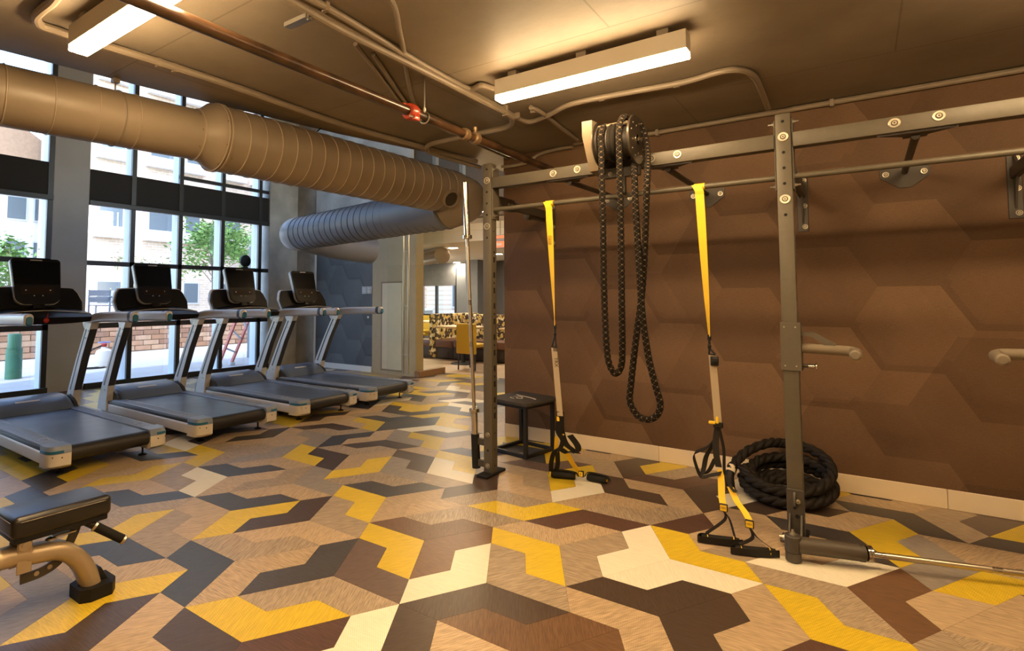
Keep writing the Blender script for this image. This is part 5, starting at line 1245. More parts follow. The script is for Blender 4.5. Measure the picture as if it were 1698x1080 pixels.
    for s in (-1, 1):
        k = MB(); k.prism([F(1.70, s * 0.340, 0.215), F(1.76, s * 0.340, 0.275), F(1.86, s * 0.340, 0.320), F(1.93, s * 0.340, 0.330), F(2.0, s * 0.340, 0.215)], (0, s * 0.030, 0)); part('hood_cheek', k, m_tm_dark, t)
    # dash between the handrails
    n = 13; rings = []
    for i in range(n):
        y = -0.395 + 0.79 * i / (n - 1); f = 1 - (y / 0.395) ** 2
        rings.append([F(1.50 - 0.03 * f, y, 1.105 - 0.02 * f), F(1.47 - 0.03 * f, y, 1.150), F(1.56, y, 1.178 + 0.035 * f), F(1.74, y, 1.205 + 0.045 * f), F(1.78, y, 1.150), F(1.72, y, 1.095)])
    k = MB(); k.loft(rings, True, True); ds = part('dash', k, m_tm_black, t, sharp=40)
    k = MB(); k.tube(smoothpath([F(1.555, -0.39, 1.183), F(1.552, -0.2, 1.207), F(1.550, 0.0, 1.216), F(1.552, 0.2, 1.207), F(1.555, 0.39, 1.183)], 5), 0.004, 6); part('dash_trim', k, m_tm_grey, ds)
    k = MB(); k.cyl(F(1.49, 0.10, 1.120), F(1.50, 0.33, 1.120), 0.021, seg=12); part('grip_bar', k, m_foam, ds)
    k = MB(); k.lathe(F(1.452, -0.02, 1.125), (1, 0, 0.1), [(0.024, -0.01), (0.022, 0.012), (0.010, 0.020)], 14).cyl(F(1.440, -0.02, 1.135), F(1.452, -0.005, 1.190), 0.003, seg=6); part('safety_clip', k, m_tm_red, ds)
    # wing tray behind the display
    def wing(x0, x1, grow):
        pts = []
        for i in range(25):
            y = -0.40 + 0.80 * i / 24; e = abs(y) / 0.40
            top = 1.455 - 0.02 * e - 0.25 * max(0, e - 0.80) ** 2 / 0.04 * 0.55
            pts.append((y * (1 + grow), top + grow * 0.25))
        poly = [(-0.385, 1.15)] + pts + [(0.385, 1.15)]
        return [F(x0 + (z - 1.15) * 0.42, y, z) for y, z in poly]
    k = MB(); k.prism(wing(1.74, 1.74, 0.0), F(0.045, 0, 0.0)); wg = part('wing_tray', k, m_tm_black, t, sharp=30)
    k = MB(); k.prism(wing(1.765, 1.765, 0.035), F(0.040, 0, 0.0)); part('wing_shell', k, m_tm_grey, t, sharp=30)
    # display
    dz = V(-0.30, 0, 1.0).normalized(); dy = V(0, 1, 0); dxn = dy.cross(dz)      # dxn points to the user (+x)
    c = F(1.795, 0.0, 1.500)
    if dxn.x < 0: dxn = -dxn
    def slab(w0, w1, h0, h1, d0, d1, name, mm, par, sh=40):
        a = []
        N = 6
        for wv, hv, sx_, sz_ in ((w1, h1, 1, 1), (w1, h1, -1, 1), (w0, h0, -1, -1), (w0, h0, 1, -1)):
            r = 0.035 if sz_ > 0 else 0.085
            a0 = {(1, 1): 0, (-1, 1): 90, (-1, -1): 180, (1, -1): 270}[(sx_, sz_)]
            for q in range(N + 1):
                an = math.radians(a0 + 90 * q / N); a.append((sx_ * (wv - r) + r * math.cos(an), sz_ * (hv - r) + r * math.sin(an)))
        k = MB(); k.prism([c + dy * y + dz * z + dxn * d0 for y, z in a], dxn * (d1 - d0)); return part(name, k, mm, par, sharp=sh)
    ds2 = slab(0.185, 0.205, 0.235, 0.235, -0.035, 0.020, 'display_shell', m_tm_black, t)
    slab(0.188, 0.208, 0.238, 0.238, -0.040, 0.000, 'display_rim', m_tm_grey, t)
    k = MB(); k.prism([c + dy * y + dz * z + dxn * 0.0202 for y, z in ((-0.185, -0.035), (0.185, -0.035), (0.190, 0.205), (-0.190, 0.205))], dxn * 0.0012); part('screen', k, m_screen, ds2)
    k = MB(); k.prism([c + dy * y + dz * z + dxn * 0.0202 for y, z in ((-0.130, -0.135), (0.130, -0.135), (0.135, -0.060), (-0.135, -0.060))], dxn * 0.0030); part('key_panel', k, mat('key_panel_brown', (0.022, 0.013, 0.008), 0.5, spec=0.15), ds2)
    k = MB()
    for y in (-0.035, 0.035): k.lathe(c + dy * y - dz * 0.150 + dxn * 0.020, dxn, [(0.006, 0), (0.005, 0.003)], 10)
    for y in (-0.10, 0.10): k.lathe(c + dy * y - dz * 0.095 + dxn * 0.023, dxn, [(0.007, 0), (0.006, 0.002)], 10)
    part('keys', k, m_tm_mark, ds2)
    k = MB(); k.prism([c + dy * y + dz * z + dxn * 0.0202 for y, z in ((-0.05, 0.214), (0.05, 0.214), (0.05, 0.224), (-0.05, 0.224))], dxn * 0.001); part('badge', k, m_tm_mark, ds2)
    k = MB(); k.obox(F(1.73, 0, 1.235), dy, dxn, dz, 0.05, 0.03, 0.06, 0.01); part('display_neck', k, m_tm_black, t)
    return t
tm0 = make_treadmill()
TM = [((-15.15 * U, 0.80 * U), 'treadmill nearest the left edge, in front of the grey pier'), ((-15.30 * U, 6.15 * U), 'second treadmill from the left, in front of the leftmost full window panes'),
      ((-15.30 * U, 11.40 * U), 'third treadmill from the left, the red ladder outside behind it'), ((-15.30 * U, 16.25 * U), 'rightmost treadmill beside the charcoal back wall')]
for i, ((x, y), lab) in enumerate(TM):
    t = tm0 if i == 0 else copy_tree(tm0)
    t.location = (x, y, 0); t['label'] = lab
q = at_x(406, 434, WX - 0.02)
f = thing('desk_fan', 'small round black fan on the window transom above the third treadmill', 'fan', (q.x, q.y, 1.905))
m = MB(); m.lathe((q.x - 0.02, q.y, 2.037), (1, 0.1, 0), [(0.090, 0), (0.112, 0.010), (0.112, 0.05), (0.095, 0.064), (0.03, 0.070)], 24); part('fan_head', m, m_black, f)
m = MB(); m.box((q.x - 0.03, q.y - 0.055, 1.9055), (q.x + 0.03, q.y + 0.055, 1.925), 0.005, 2).box((q.x - 0.02, q.y - 0.02, 1.92), (q.x + 0.01, q.y + 0.02, 1.94), 0.003, 1); part('base', m, m_black, f)

# ------------------------------------------------------------------ terrace and buildings beyond the glass
def brick_mat(name, c1, c2, mortar, sc, w, h):
    m, nd, lk, b = nodes_of(name)
    tc = nd.new('ShaderNodeTexCoord'); sp = nd.new('ShaderNodeSeparateXYZ'); cb = nd.new('ShaderNodeCombineXYZ')
    lk.new(tc.outputs['Object'], sp.inputs[0]); lk.new(sp.outputs['Y'], cb.inputs['X']); lk.new(sp.outputs['Z'], cb.inputs['Y'])
    br = nd.new('ShaderNodeTexBrick'); br.inputs['Scale'].default_value = sc; br.inputs['Brick Width'].default_value = w; br.inputs['Row Height'].default_value = h; br.inputs['Mortar Size'].default_value = 0.012
    br.inputs['Color1'].default_value = (*c1, 1); br.inputs['Color2'].default_value = (*c2, 1); br.inputs['Mortar'].default_value = (*mortar, 1)
    lk.new(cb.outputs[0], br.inputs['Vector']); lk.new(br.outputs['Color'], b.inputs['Base Color']); b.inputs['Roughness'].default_value = 0.85
    return m
m_pave = mat('pale_paving', (0.50, 0.47, 0.43), 0.8, vary=0.06, vscale=1.5)
m_cream_brick = brick_mat('cream_brick', (0.62, 0.50, 0.38), (0.54, 0.41, 0.30), (0.66, 0.60, 0.53), 1.0, 0.30, 0.10)
m_red_brick = brick_mat('tan_brick', (0.50, 0.34, 0.23), (0.60, 0.44, 0.32), (0.66, 0.58, 0.50), 1.0, 0.40, 0.14)
m_ext_white = mat('white_cladding', (0.72, 0.71, 0.69), 0.7)
m_ext_glass = mat('facade_glass', (0.12, 0.15, 0.17), 0.12)
m_ext_frame = mat('facade_frame', (0.55, 0.55, 0.55), 0.5)
m_roof = mat('brown_roof', (0.34, 0.22, 0.14), 0.8, vary=0.1)
g = MB(); g.box((-60, -30, -0.20), (-8.11, 60, -0.02)); struct('ground', g, m_pave)
g = MB(); g.box((-40, -16, -0.02), (-13.75, 40, 0.72)); struct('terrace_upper', g, m_pave)
# low brick wall: courses of separate bricks where they are near enough to tell apart
bwall = thing('garden_wall', 'low tan brick garden wall across the terrace outside', 'brick wall', (-13.6, 4, 0))
g = MB(); g.box((-13.745, -12, -0.02), (-13.62, 26, 0.80)); part('mortar_core', g, mat('mortar', (0.40, 0.34, 0.28), 0.9), bwall)
g = MB(); g.box((-13.78, -12, 0.80), (-13.55, 26, 0.87)); part('coping', g, m_ext_white, bwall)
mb_cols = [mat('brick_a', (0.30, 0.17, 0.10), 0.85, vary=0.1), mat('brick_b', (0.36, 0.22, 0.14), 0.85, vary=0.1), mat('brick_c', (0.24, 0.135, 0.085), 0.85, vary=0.1), mat('brick_d', (0.40, 0.27, 0.18), 0.85, vary=0.1)]
bk = MB(); bk.box((0, 0, 0), (0.045, 0.385, 0.118), 0.004, 1); bkm = bk.mesh('brick'); bkm.materials.append(mb_cols[0])
RB_ = random.Random(5)
for row in range(6):
    y = 0.9 - (0.2 if row % 2 else 0)
    while y < 11.6:
        o = bpy.data.objects.new('brick', bkm); COL.objects.link(o); o.parent = bwall
        o.location = V(-13.62, y, 0.003 + row * 0.132) - OFF[bwall.name]
        o.material_slots[0].link = 'OBJECT'; o.material_slots[0].material = RB_.choice(mb_cols)
        y += 0.40
def facade(name, label, x, y0, y1, z0, z1, material, wins, slabs=(), depth=6.0, roof=None):
    t = thing(name, label, 'building', (x, (y0 + y1) / 2, 0))
    g = MB(); g.box((x - depth, y0, z0), (x, y1, z1)); part('wall', g, material, t)
    for wy0, wy1, wz0, wz1 in wins:
        g = MB(); g.box((x - 0.02, wy0, wz0), (x + 0.05, wy1, wz1)); f = part('window', g, m_ext_frame, t)
        n = max(1, int(round((wy1 - wy0) / 0.9))); pw = (wy1 - wy0) / n
        for i in range(n):
            g = MB(); g.box((x + 0.045, wy0 + i * pw + 0.05, wz0 + 0.06), (x + 0.06, wy0 + (i + 1) * pw - 0.05, wz1 - 0.06)); part('pane', g, m_ext_glass, f)
    for sy0, sy1, sz, dep in slabs:
        g = MB(); g.box((x, sy0, sz), (x + dep, sy1, sz + 0.42)); part('balcony_slab', g, m_ext_white, t)
    if roof:
        g = MB(); g.prism([(x + 0.6, y0 - 0.5, z1), (x + 0.6, y1 + 0.5, z1), (x + 0.6, (y0 + y1) / 2, z1 + roof)], (-depth - 1.2, 0, 0)); part('roof', g, m_roof, t)
    return t
XB = -22.0
FL = [1.05, 4.05, 7.10, 10.15, 13.2]
BAYS = [(7.15, 8.05), (8.95, 10.0), (10.45, 11.15), (12.0, 13.1), (13.7, 14.6), (15.5, 16.6), (17.6, 18.6), (20.0, 21.2), (23.0, 24.2), (26, 27.2)]
wins = []; slabs = []
for k, z in enumerate(FL):
    for a, b_ in BAYS: wins.append((a, b_, z + 0.05, z + 2.15 if k else z + 1.0))
    if k:
        for a, b_ in BAYS: slabs.append((a - 0.15, b_ + 0.12, z - 0.36, 0.30))
facade('apartment_building', 'cream brick apartment building with white balcony slabs behind the tree', XB, 6.25, 40.0, 0.0, 16.5, m_cream_brick, wins, slabs, 3.2)
wins2 = []
for z in (0.9, 2.7, 4.5):
    for y in (-4.0, -2.2, -0.4, 1.4, 3.2, 4.4, 5.4, 6.3): wins2.append((y, y + 0.7, z, z + 1.0))
facade('apartment_building', 'pale building with a brown gabled roof behind the left window', -26.0, -6.0, 7.2, 0.0, 6.9, mat('pale_render', (0.70, 0.68, 0.65), 0.8), wins2, (), 8.0, 4.6)
# near brick wing at the right end of the windows
facade('brick_annex', 'near wing of tan brick seen through the rightmost panes', -15.0, 11.3, 30.0, 0.0, 12.0, m_red_brick, [(12.3, 13.6, 3.4, 5.2)], (), 0.9)
# trees
m_bark = mat('bark', (0.20, 0.14, 0.09), 0.9, vary=0.2)
def leaf_mat(name, c):
    m, nd, lk, b = nodes_of(name); b.inputs['Base Color'].default_value = (*c, 1); b.inputs['Roughness'].default_value = 0.6
    oi = nd.new('ShaderNodeTexCoord'); n = nd.new('ShaderNodeTexNoise'); n.inputs['Scale'].default_value = 6; lk.new(oi.outputs['Object'], n.inputs['Vector'])
    r = ramp(nd, [(0.3, [v * 0.7 for v in c]), (0.7, [min(1, v * 1.35) for v in c])]); lk.new(n.outputs['Fac'], r.inputs['Fac']); lk.new(r.outputs['Color'], b.inputs['Base Color'])
    return m
m_leaf = leaf_mat('fresh_leaves', (0.13, 0.25, 0.05)); m_leaf2 = leaf_mat('pale_leaves', (0.24, 0.26, 0.10))
def tree(label, base, h, crown, rad, n, seed, lm, trunk_r=0.045, leaf=0.075):
    R_ = random.Random(seed); t = thing('tree', label, 'tree', base)
    base = Vector(base); top = base + V(0, 0, h); m = MB()
    m.tube(smoothpath([base, base + V(0.03, 0.04, h * 0.35), base + V(-0.02, 0.02, h * 0.7), top], 4), trunk_r, 8, radii=[1 - 0.8 * i / 12 for i in range(13)])
    tips = []
    for k in range(16):
        z = h * (0.32 + 0.5 * R_.random()); a = R_.random() * 6.28; L = rad * (0.5 + 0.6 * R_.random()); s = base + V(0, 0, z); e = s + V(math.cos(a) * L, math.sin(a) * L, L * (0.5 + 0.5 * R_.random()))
        m.tube(smoothpath([s, s.lerp(e, 0.5) + V(0, 0, 0.05), e], 3), trunk_r * 0.32, 5, radii=[1 - 0.12 * i for i in range(7)]); tips.append(e)
    part('trunk', m, m_bark, t)
    m = MB()
    for k in range(n):
        tip = tips[k % len(tips)]; d = V(R_.gauss(0, 1), R_.gauss(0, 1), R_.gauss(0, 0.7)) * (rad * 0.26); c = tip + d
        a = V(R_.uniform(-1, 1), R_.uniform(-1, 1), R_.uniform(-0.6, 0.3)).normalized(); b_ = a.orthogonal().normalized(); s = leaf * R_.uniform(0.7, 1.3); nn = a.cross(b_) * s * 0.18
        v = [m.bm.verts.new(c - a * s), m.bm.verts.new(c + b_ * s * 0.42 + nn), m.bm.verts.new(c + a * s), m.bm.verts.new(c - b_ * s * 0.42 + nn)]
        m.bm.faces.new((v[0], v[1], v[2])); m.bm.faces.new((v[0], v[2], v[3]))
    part('foliage', m, lm, t, stuff=True)
    return t
tb = at_x(348, 560, -14.4); tree('young leafy green tree in the middle of the courtyard', (-14.4, tb.y, 0.72), 2.55, 0, 0.95, 2300, 3, m_leaf)
tb = at_x(246, 500, -17.6); tree('small pale flowering tree left of the green tree', (-17.6, tb.y, 0.72), 1.75, 0, 0.75, 900, 5, m_leaf2, 0.03, 0.06)
tb = at_x(12, 500, -14.8); tree('leafy shrub outside the left window', (-14.8, tb.y, 0.72), 1.8, 0, 0.85, 1500, 8, m_leaf, 0.03)
# red ladder leaning outside the last panes
m_ladder = mat('red_fibreglass', (0.60, 0.13, 0.09), 0.45); m_rung = mat('aluminium_rung', (0.66, 0.66, 0.68), 0.4, metal=0.5)
LX = -8.75
l0, l1 = at_x(363, 605, LX), at_x(384, 608, LX - 0.02); l0.z = l1.z = -0.02
u0, u1 = at_x(447, 389, LX), at_x(446, 450, LX - 0.02)
ext = lambda a, b_, k: a + (b_ - a) * k
lad = thing('ladder', 'red fibreglass step ladder leaning outside the last window panes', 'ladder', (l0 + l1) / 2)
u0e, u1e = ext(l0, u0, 1.35), ext(l1, u1, 1.35)
wv = V(1, 0, 0)
for a, b_ in ((l0, u0e), (l1, u1e)):
    m = MB(); m.bar(a + V(0, 0, 0.05), b_, 0.070, 0.035, 0.004, up=V(0, 1, 0.3)); part('rail', m, m_ladder, lad)
    m = MB(); m.box(a - V(0.05, 0.05, 0), a + V(0.05, 0.05, 0.07), 0.008, 1); part('foot', m, m_rung, lad)
for k in range(1, 11):
    f_k = k / 10.5; m = MB(); m.bar(l0.lerp(u0e, f_k), l1.lerp(u1e, f_k), 0.05, 0.03, 0.004); part('rung', m, m_rung, lad)
# green bollard
b0 = at_x(22, 622, -10.1); m_green = mat('green_bollard', (0.05, 0.17, 0.10), 0.5)
bo = thing('bollard', 'round green bollard outside the left window', 'bollard', (-10.1, b0.y, -0.02))
m = MB(); m.lathe((-10.1, b0.y, -0.02), (0, 0, 1), [(0.115, 0), (0.115, 0.50), (0.095, 0.505), (0.095, 0.74), (0.085, 0.76)], 24); part('post', m, m_green, bo)
m = MB(); m.lathe((-10.1, b0.y, 0.482), (0, 0, 1), [(0.118, 0), (0.118, 0.012)], 24); part('ring', m, m_green, bo)
# gas cylinder with hose
c0_ = at_x(172, 598, -10.6); gc = thing('gas_cylinder', 'white gas cylinder with a red valve and black hose outside', 'gas cylinder', (-10.6, c0_.y, -0.02))
m = MB(); m.lathe((-10.6, c0_.y, -0.02), (0, 0, 1), [(0.12, 0), (0.15, 0.03), (0.155, 0.25), (0.13, 0.33), (0.06, 0.37), (0.05, 0.40)], 24); part('tank', m, m_ext_white, gc)
m = MB(); m.lathe((-10.6, c0_.y, 0.38), (0, 0, 1), [(0.035, 0), (0.05, 0.03), (0.05, 0.06), (0.02, 0.08)], 16); part('valve', m, m_tm_red, gc)
m = MB(); m.tube([V(-10.6 + math.cos(a) * 0.10, c0_.y + math.sin(a) * 0.10, 0.47) for a in [2 * math.pi * k / 20 for k in range(20)]], 0.012, 8, closed=True); part('collar', m, mat('blue_collar', (0.15, 0.18, 0.35), 0.5), gc)
m = MB(); m.tube(smoothpath([V(-10.6, c0_.y, 0.42), V(-10.6, c0_.y - 0.25, 0.30), V(-10.5, c0_.y - 0.42, 0.0), V(-10.4, c0_.y - 0.15, -0.005), V(-10.5, c0_.y - 0.05, -0.005), V(-10.6, c0_.y - 0.4, -0.005)], 6), 0.014, 8); part('hose', m, m_black, gc)
# outdoor chairs on the upper terrace
m_chair = mat('slate_slats', (0.10, 0.12, 0.15), 0.5)
def garden_chair(label, x, y, rz, mm):
    t = thing('garden_chair', label, 'chair', (x, y, 0.72), 'slatted chairs on the terrace')
    for s in (-1, 1):
        for dx, h in ((0.22, 0.44), (-0.22, 0.85)):
            m = MB(); m.box((x + dx - 0.015, y + s * 0.25 - 0.015, 0.72), (x + dx + 0.015, y + s * 0.25 + 0.015, 0.72 + h)); part('leg', m, mm, t)
        m = MB(); m.box((x - 0.24, y + s * 0.25 - 0.02, 0.72 + 0.64), (x + 0.24, y + s * 0.25 + 0.02, 0.72 + 0.67)); part('arm', m, mm, t)
    for k in range(4):
        m = MB(); m.box((x - 0.20 + k * 0.115, y - 0.25, 0.72 + 0.43), (x - 0.10 + k * 0.115, y + 0.25, 0.72 + 0.45)); part('seat_slat', m, mm, t)
    for k in range(2):
        m = MB(); m.box((x - 0.235, y - 0.25, 0.72 + 0.52 + k * 0.17), (x - 0.215, y + 0.25, 0.72 + 0.67 + k * 0.17)); part('back_slat', m, mm, t)
    return t
q = at_x(171, 505, -14.6); garden_chair('dark slatted terrace chair, nearer of the two', -14.6, q.y, 0, m_chair)
q = at_x(193, 505, -14.9); garden_chair('pale blue slatted terrace chair behind the dark one', -15.0, q.y + 0.20, 0, mat('pale_blue_slats', (0.45, 0.50, 0.58), 0.5))

# ------------------------------------------------------------------ glass partition and the lounge behind it
m_pull = mat('brushed_pull', (0.55, 0.50, 0.40), 0.3, metal=0.9)
GPX = -4.441
gp = thing('glass_partition', 'frameless glass partition with a wooden plinth beside the beige wall', 'glass partition', (GPX, 5.7, 0))
m = MB(); m.box((GPX - 0.05, 5.295, 0.0), (GPX + 0.05, 6.02, 0.105), 0.004, 1); part('plinth', m, m_wood, gp)
for y0, y1 in ((5.30, 5.72), (5.73, 6.02)):
    m = MB(); m.box((GPX - 0.006, y0, 0.105), (GPX + 0.006, y1, 2.55)); part('pane', m, m_glass_in, gp)
m = MB(); m.box((GPX - 0.03, 5.29, 2.55), (GPX + 0.03, 6.02, 2.62)); part('head_rail', m, m_bronze, gp)
gd = thing('glass_door', 'glass door leaf with tall tubular pulls in front of the beige wall', 'door', (GPX, 4.95, 0))
m = MB(); m.box((GPX - 0.006, 4.58, 0.02), (GPX + 0.006, 5.28, 2.54)); part('pane', m, m_glass_in, gd)
for sx in (-1, 1):
    m = MB(); yy = 5.02; m.cyl((GPX + sx * 0.055, yy, 0.10), (GPX + sx * 0.055, yy, 2.40), 0.017, seg=14); h_ = part('pull_handle', m, m_pull, gd)
    m = MB()
    for z in (0.40, 1.20, 2.10): m.cyl((GPX + sx * 0.006, yy, z), (GPX + sx * 0.055, yy, z), 0.008, seg=8)
    part('standoff', m, m_pull, h_)
# lounge shell
LZ = 2.32; LY = 10.6
m = MB(); m.box((-9.5, 6.04, LZ), (1.5, LY + 0.2, LZ + 0.2)); struct('ceiling_lounge', m, m_lounge_ceiling)
m = MB(); m.box((-4.5, 5.515, 2.62), (-1.0, 6.06, 2.75)).box((-9.5, 6.0, LZ + 0.19), (1.5, 6.06, 5.4)); struct('trim_2', m, m_lounge_ceiling)
wx0, wx1 = at_y(697, 500, LY).x, at_y(757, 500, LY).x; wz0, wz1 = at_y(725, 541, LY).z, at_y(725, 446, LY).z
m = MB(); m.box((-9.5, LY, 0), (wx0, LY + 0.2, LZ)).box((wx1, LY, 0), (1.5, LY + 0.2, LZ)).box((wx0, LY, 0), (wx1, LY + 0.2, wz0)).box((wx0, LY, wz1), (wx1, LY + 0.2, LZ)); struct('wall_lounge', m, m_grey_wall)
m = MB(); m.box((-9.7, 5.56, 0), (-9.5, LY + 0.2, LZ + 0.2)); struct('wall_lounge_left', m, m_grey_wall)
m = MB(); m.box((1.5, 6.04, 0), (1.7, LY + 0.2, LZ + 0.2)).box((-1.05, 6.04, 0), (1.5, 6.2, LZ)); struct('wall_lounge_right', m, m_grey_wall)
m = MB(); xc_ = at_y(804, 500, LY - 0.6).x; m.box((at_y(772, 500, LY - 0.7).x, LY - 0.7, 0), (at_y(792, 500, LY - 0.7).x, LY, LZ)); struct('column_3', m, m_grey_wall)
fr = MB(); zt = wz0 + (wz1 - wz0) * 0.18
for a, b_ in ((wx0, wx0 + 0.05), ((wx0 + wx1) / 2 - 0.08, (wx0 + wx1) / 2 - 0.02), (wx1 - 0.05, wx1)): fr.box((a, LY - 0.03, wz0), (b_, LY + 0.05, wz1))
for z in (wz0, zt, wz1 - 0.05): fr.box((wx0, LY - 0.03, z), (wx1, LY + 0.05, z + 0.05))
wl_ = struct('window_3', fr, m_bronze, label='window in the lounge behind the glass partition')
m = MB(); m.box((wx0, LY - 0.05, wz0 + (wz1 - wz0) * 0.70), (wx1, LY - 0.035, wz1)); part('roller_shade', m, mat('mesh_shade', (0.16, 0.155, 0.15), 0.8, vary=0.1), wl_)
m = MB(); m.box((wx0, LY + 0.02, wz0), (wx1, LY + 0.026, wz1)); part('pane', m, m_glass, wl_)
facade_t = thing('apartment_building', 'brick building seen through the lounge window', 'building', (-9.0, 17.0, 0))
m = MB(); m.box((-13.9, 17.0, 0), (2, 19, 9)); part('wall', m, m_cream_brick, facade_t)
for i in range(6):
    m = MB(); m.box((-12.5 + i * 2.0, 16.95, 0.9), (-11.4 + i * 2.0, 17.02, 2.3)); f = part('window', m, m_ext_frame, facade_t); m = MB(); m.box((-12.43 + i * 2.0, 16.93, 0.98), (-11.47 + i * 2.0, 16.96, 2.22)); part('pane', m, m_ext_glass, f)
m = MB(); m.box((-16, 10.81, -0.2), (4, 17.0, -0.02)); struct('ground_street', m, m_pave)
# recessed lights and a ceiling diffuser
for i, (px, py) in enumerate(((751, 411), (690, 429), (757, 435), (826, 421))):
    q = at_z(px, py, LZ); m = MB(); m.lathe((q.x, q.y, LZ - 0.004), (0, 0, 1), [(0.09, 0), (0.09, 0.0045)], 24)
    dl = thing('downlight', ['round recessed downlight nearest the glass in the lounge ceiling', 'round recessed downlight at the left of the lounge ceiling', 'round recessed downlight above the lounge window', 'round recessed downlight seen right of the barbell'][i], 'downlight', (q.x, q.y, LZ), 'lounge downlights')
    part('lens', m, emit('downlight_lens_%d' % i, (1.0, 0.86, 0.66), 420.0), dl)
    m = MB(); m.tube([V(q.x + math.cos(a) * 0.1, q.y + math.sin(a) * 0.1, LZ - 0.004) for a in [2 * math.pi * k / 24 for k in range(24)]], 0.008, 6, closed=True); part('trim_ring', m, m_white, dl)
q = at_z(763, 444, LZ - 0.1); vt = thing('air_diffuser', 'white slotted air unit under the lounge ceiling', 'air vent', (q.x, q.y, LZ))
m = MB(); m.box((q.x - 0.35, q.y - 0.35, LZ - 0.12), (q.x + 0.35, q.y + 0.35, LZ), 0.02, 2); part('body', m, m_white, vt)
m = MB()
for k in range(8): m.box((q.x - 0.25, q.y - 0.353, LZ - 0.105 + k * 0.011), (q.x + 0.25, q.y - 0.349, LZ - 0.100 + k * 0.011))
part('louvres', m, m_tm_dark, vt)
# round duct crossing the lounge front
q = at_z(712, 412, LZ - 0.25); dd = thing('duct', 'tan duct with a flanged end seen through the glass partition', 'duct', (q.x, q.y, LZ - 0.2))
e_ = at_y(733, 424, 6.6); s_ = at_y(692, 412, 7.4); m = MB(); m.tube([V(s_.x, 7.4, e_.z), V(e_.x, 6.6, e_.z)], 0.13, 28); part('duct_tube', m, m_duct, dd, sharp=60)
dn = (V(e_.x, 6.6, e_.z) - V(s_.x, 7.4, e_.z)).normalized(); m = MB(); m.lathe(V(e_.x, 6.6, e_.z) - dn * 0.03, dn, [(0.15, 0), (0.16, 0.01), (0.16, 0.05), (0.14, 0.055)], 28); part('flange', m, m_duct_rib, dd)
# exit sign
q = at_y(827, 400, 5.75); ex = thing('exit_sign', 'lit red and grey sign hanging in the lounge beside the brown wall', 'exit sign', q)
m = MB(); m.box(q - V(0.10, 0.02, 0.12), q + V(0.16, 0.02, 0.10), 0.004, 1).cyl(q + V(0.03, 0, 0.10), V(q.x + 0.03, q.y, 2.62), 0.008, seg=8); part('housing', m, mat('sign_grey', (0.30, 0.30, 0.32), 0.5), ex)
m = MB(); m.box(q + V(-0.085, -0.024, 0.045), q + V(0.14, -0.020, 0.085)).box(q + V(-0.085, -0.024, -0.10), q + V(0.14, -0.020, -0.01)); fc_ = part('lit_panel', m, emit('sign_red', (1.0, 0.16, 0.06), 1.2), ex)
m = MB(); m.box(q + V(-0.03, -0.0255, -0.075), q + V(0.07, -0.024, -0.035)); part('sign_window', m, mat('sign_pale', (0.6, 0.62, 0.66), 0.5), fc_)
# furniture
def pattern_mat():
    m, nd, lk, b = nodes_of('patterned_upholstery')
    tc = nd.new('ShaderNodeTexCoord'); mp = nd.new('ShaderNodeMapping'); mp.inputs['Scale'].default_value = (13, 13, 13); mp.inputs['Rotation'].default_value = (0, math.radians(30), 0)
    lk.new(tc.outputs['Object'], mp.inputs['Vector'])
    ck = nd.new('ShaderNodeTexVoronoi'); ck.inputs['Scale'].default_value = 1.3; ck.distance = 'MANHATTAN'; lk.new(mp.outputs[0], ck.inputs['Vector'])
    sx = nd.new('ShaderNodeSeparateColor'); lk.new(ck.outputs['Color'], sx.inputs[0])
    r = ramp(nd, [(0.0, (0.035, 0.022, 0.012)), (0.34, (0.09, 0.05, 0.02)), (0.52, (0.56, 0.38, 0.10)), (0.80, (0.74, 0.62, 0.38))]); r.color_ramp.interpolation = 'CONSTANT'
    lk.new(sx.outputs[0], r.inputs['Fac']); lk.new(r.outputs['Color'], b.inputs['Base Color']); b.inputs['Roughness'].default_value = 0.8
    return m
m_pat = pattern_mat(); m_leather = mat('brown_leather', (0.13, 0.060, 0.033), 0.42); m_plinth = mat('bench_plinth', (0.03, 0.02, 0.014), 0.6)
def banquette(label, px0, px1, y, length_left=0):
    a, b_ = at_y(px0, 598, y), at_y(px1, 598, y)
    t = thing('banquette', label, 'banquette', ((a.x + b_.x) / 2, y, 0))
    m = MB(); m.box((a.x, y, 0.02), (b_.x, y + 0.55, 0.30), 0.01, 2); part('base', m, m_plinth, t)
    m = MB(); m.box((a.x, y - 0.03, 0.27), (b_.x, y + 0.55, 0.44), 0.03, 3); part('seat', m, m_leather, t)
    m = MB(); m.box((a.x, y + 0.55, 0.05), (b_.x, y + 0.70, 0.97), 0.03, 3); part('backrest', m, m_pat, t)
    return t
YB = 7.75
banquette('long banquette with patterned back and brown seat right of the glass', 752, 900, YB)
a = at_y(726, 598, YB)
t = thing('banquette', 'patterned banquette end and brown bench seat behind the glass partition', 'banquette', (a.x, YB, 0))
bx0, bx1 = at_y(694, 598, YB).x, at_y(752, 598, YB).x
m = MB(); m.box((bx0, YB, 0.02), (bx1 - 0.01, YB + 0.95, 0.28), 0.01, 2); part('base', m, m_plinth, t)
m = MB(); m.box((bx0, YB - 0.02, 0.25), (bx1 - 0.01, YB + 0.95, 0.42), 0.03, 3); part('seat', m, m_leather, t)
px_b = at_y(718, 560, YB + 0.10).x; m = MB(); m.box((px_b, YB - 0.05, 0.02), (px_b + 0.16, YB + 1.6, 0.98), 0.03, 3); part('backrest', m, m_pat, t)
m = MB(); m.box((px_b + 0.16, YB + 0.97, 0.05), (at_y(790, 560, YB + 1.0).x, YB + 1.12, 0.98), 0.03, 3); part('backrest', m, m_pat, t)
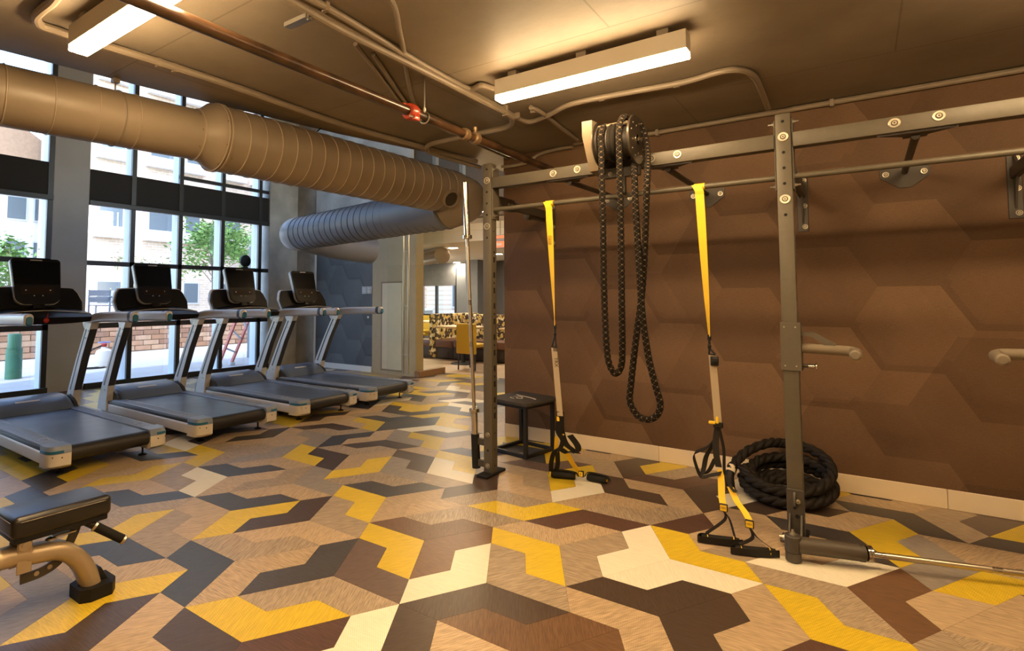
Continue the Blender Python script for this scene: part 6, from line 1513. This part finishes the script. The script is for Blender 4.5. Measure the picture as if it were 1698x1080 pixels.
m_tabletop = mat('pale_wood_top', (0.66, 0.48, 0.28), 0.4, vary=0.1); m_ych = mat('mustard_chair', (0.55, 0.36, 0.03), 0.6)
def table(label, x, y, w, d):
    t = thing('table', label, 'table', (x, y, 0)); m = MB(); m.box((x - w / 2, y - d / 2, 0.72), (x + w / 2, y + d / 2, 0.76), 0.006, 2); part('tabletop', m, m_tabletop, t)
    m = MB(); m.cyl((x, y, 0.02), (x, y, 0.72), 0.04, seg=14); part('pedestal', m, m_tm_dark, t); m = MB(); m.lathe((x, y, 0), (0, 0, 1), [(0.26, 0), (0.26, 0.012), (0.05, 0.03)], 24); part('base', m, m_tm_dark, t)
def ychair(label, x, y, face):
    t = thing('dining_chair', label, 'chair', (x, y, 0), 'mustard chairs in the lounge')
    m = MB(); m.box((x - 0.22, y - 0.22, 0.42), (x + 0.22, y + 0.22, 0.48), 0.02, 3); part('seat', m, m_ych, t)
    m = MB(); m.box((x - 0.22, y + face * 0.20 - 0.025, 0.30), (x + 0.22, y + face * 0.20 + 0.025, 0.86), 0.02, 3); part('backrest', m, m_ych, t)
    for sx in (-1, 1):
        for sy in (-1, 1):
            m = MB(); m.cyl((x + sx * 0.19, y + sy * 0.19, 0.0), (x + sx * 0.18, y + sy * 0.18, 0.42), 0.014, seg=8); part('leg', m, m_tm_dark, t)
q = at_z(775, 541, 0.74); table('pale wooden table in front of the patterned banquette', q.x + 0.15, 7.35, 1.0, 0.6)
q = at_y(703, 534, 8.6); table('pale wooden table behind the glass partition', q.x - 0.1, 9.1, 0.8, 0.7)
q = at_y(834, 540, 7.9); table('pale wooden table beside the end of the brown wall', q.x + 0.75, 7.35, 0.7, 0.5)
q = at_y(806, 560, 7.0); ychair('mustard chair partly hidden by the left rack post', q.x - 0.12, 6.72, -1)
q = at_y(708, 550, 8.4); ychair('mustard chair behind the glass partition', q.x - 0.45, 8.42, -1)
q = at_y(697, 550, 9.6); ychair('mustard chair at the left behind the glass partition', q.x - 0.1, 9.7, 1)

# unseen globe lamps added to brighten the lounge and its ceiling
for lab, x, y in (('unseen fill globe added in the lounge behind the brown wall', -0.1, 8.3), ('unseen fill globe added in the lounge behind the beige wall', -7.6, 8.2)):
    t = thing('fill_globe', lab, 'added fill lamp', (x, y, LZ), 'unseen fill globes in the lounge')
    m = MB(); m.lathe((x, y, 1.62), (0, 0, 1), [(0.02, 0), (0.16, 0.05), (0.22, 0.15), (0.22, 0.25), (0.16, 0.35), (0.03, 0.40)], 24); part('globe', m, MATS.get('fill_globe_glow') or emit('fill_globe_glow', (1.0, 0.86, 0.66), 34.0), t)
    m = MB(); m.cyl((x, y, 2.02), (x, y, LZ), 0.008, seg=8); part('cord', m, m_black, t)
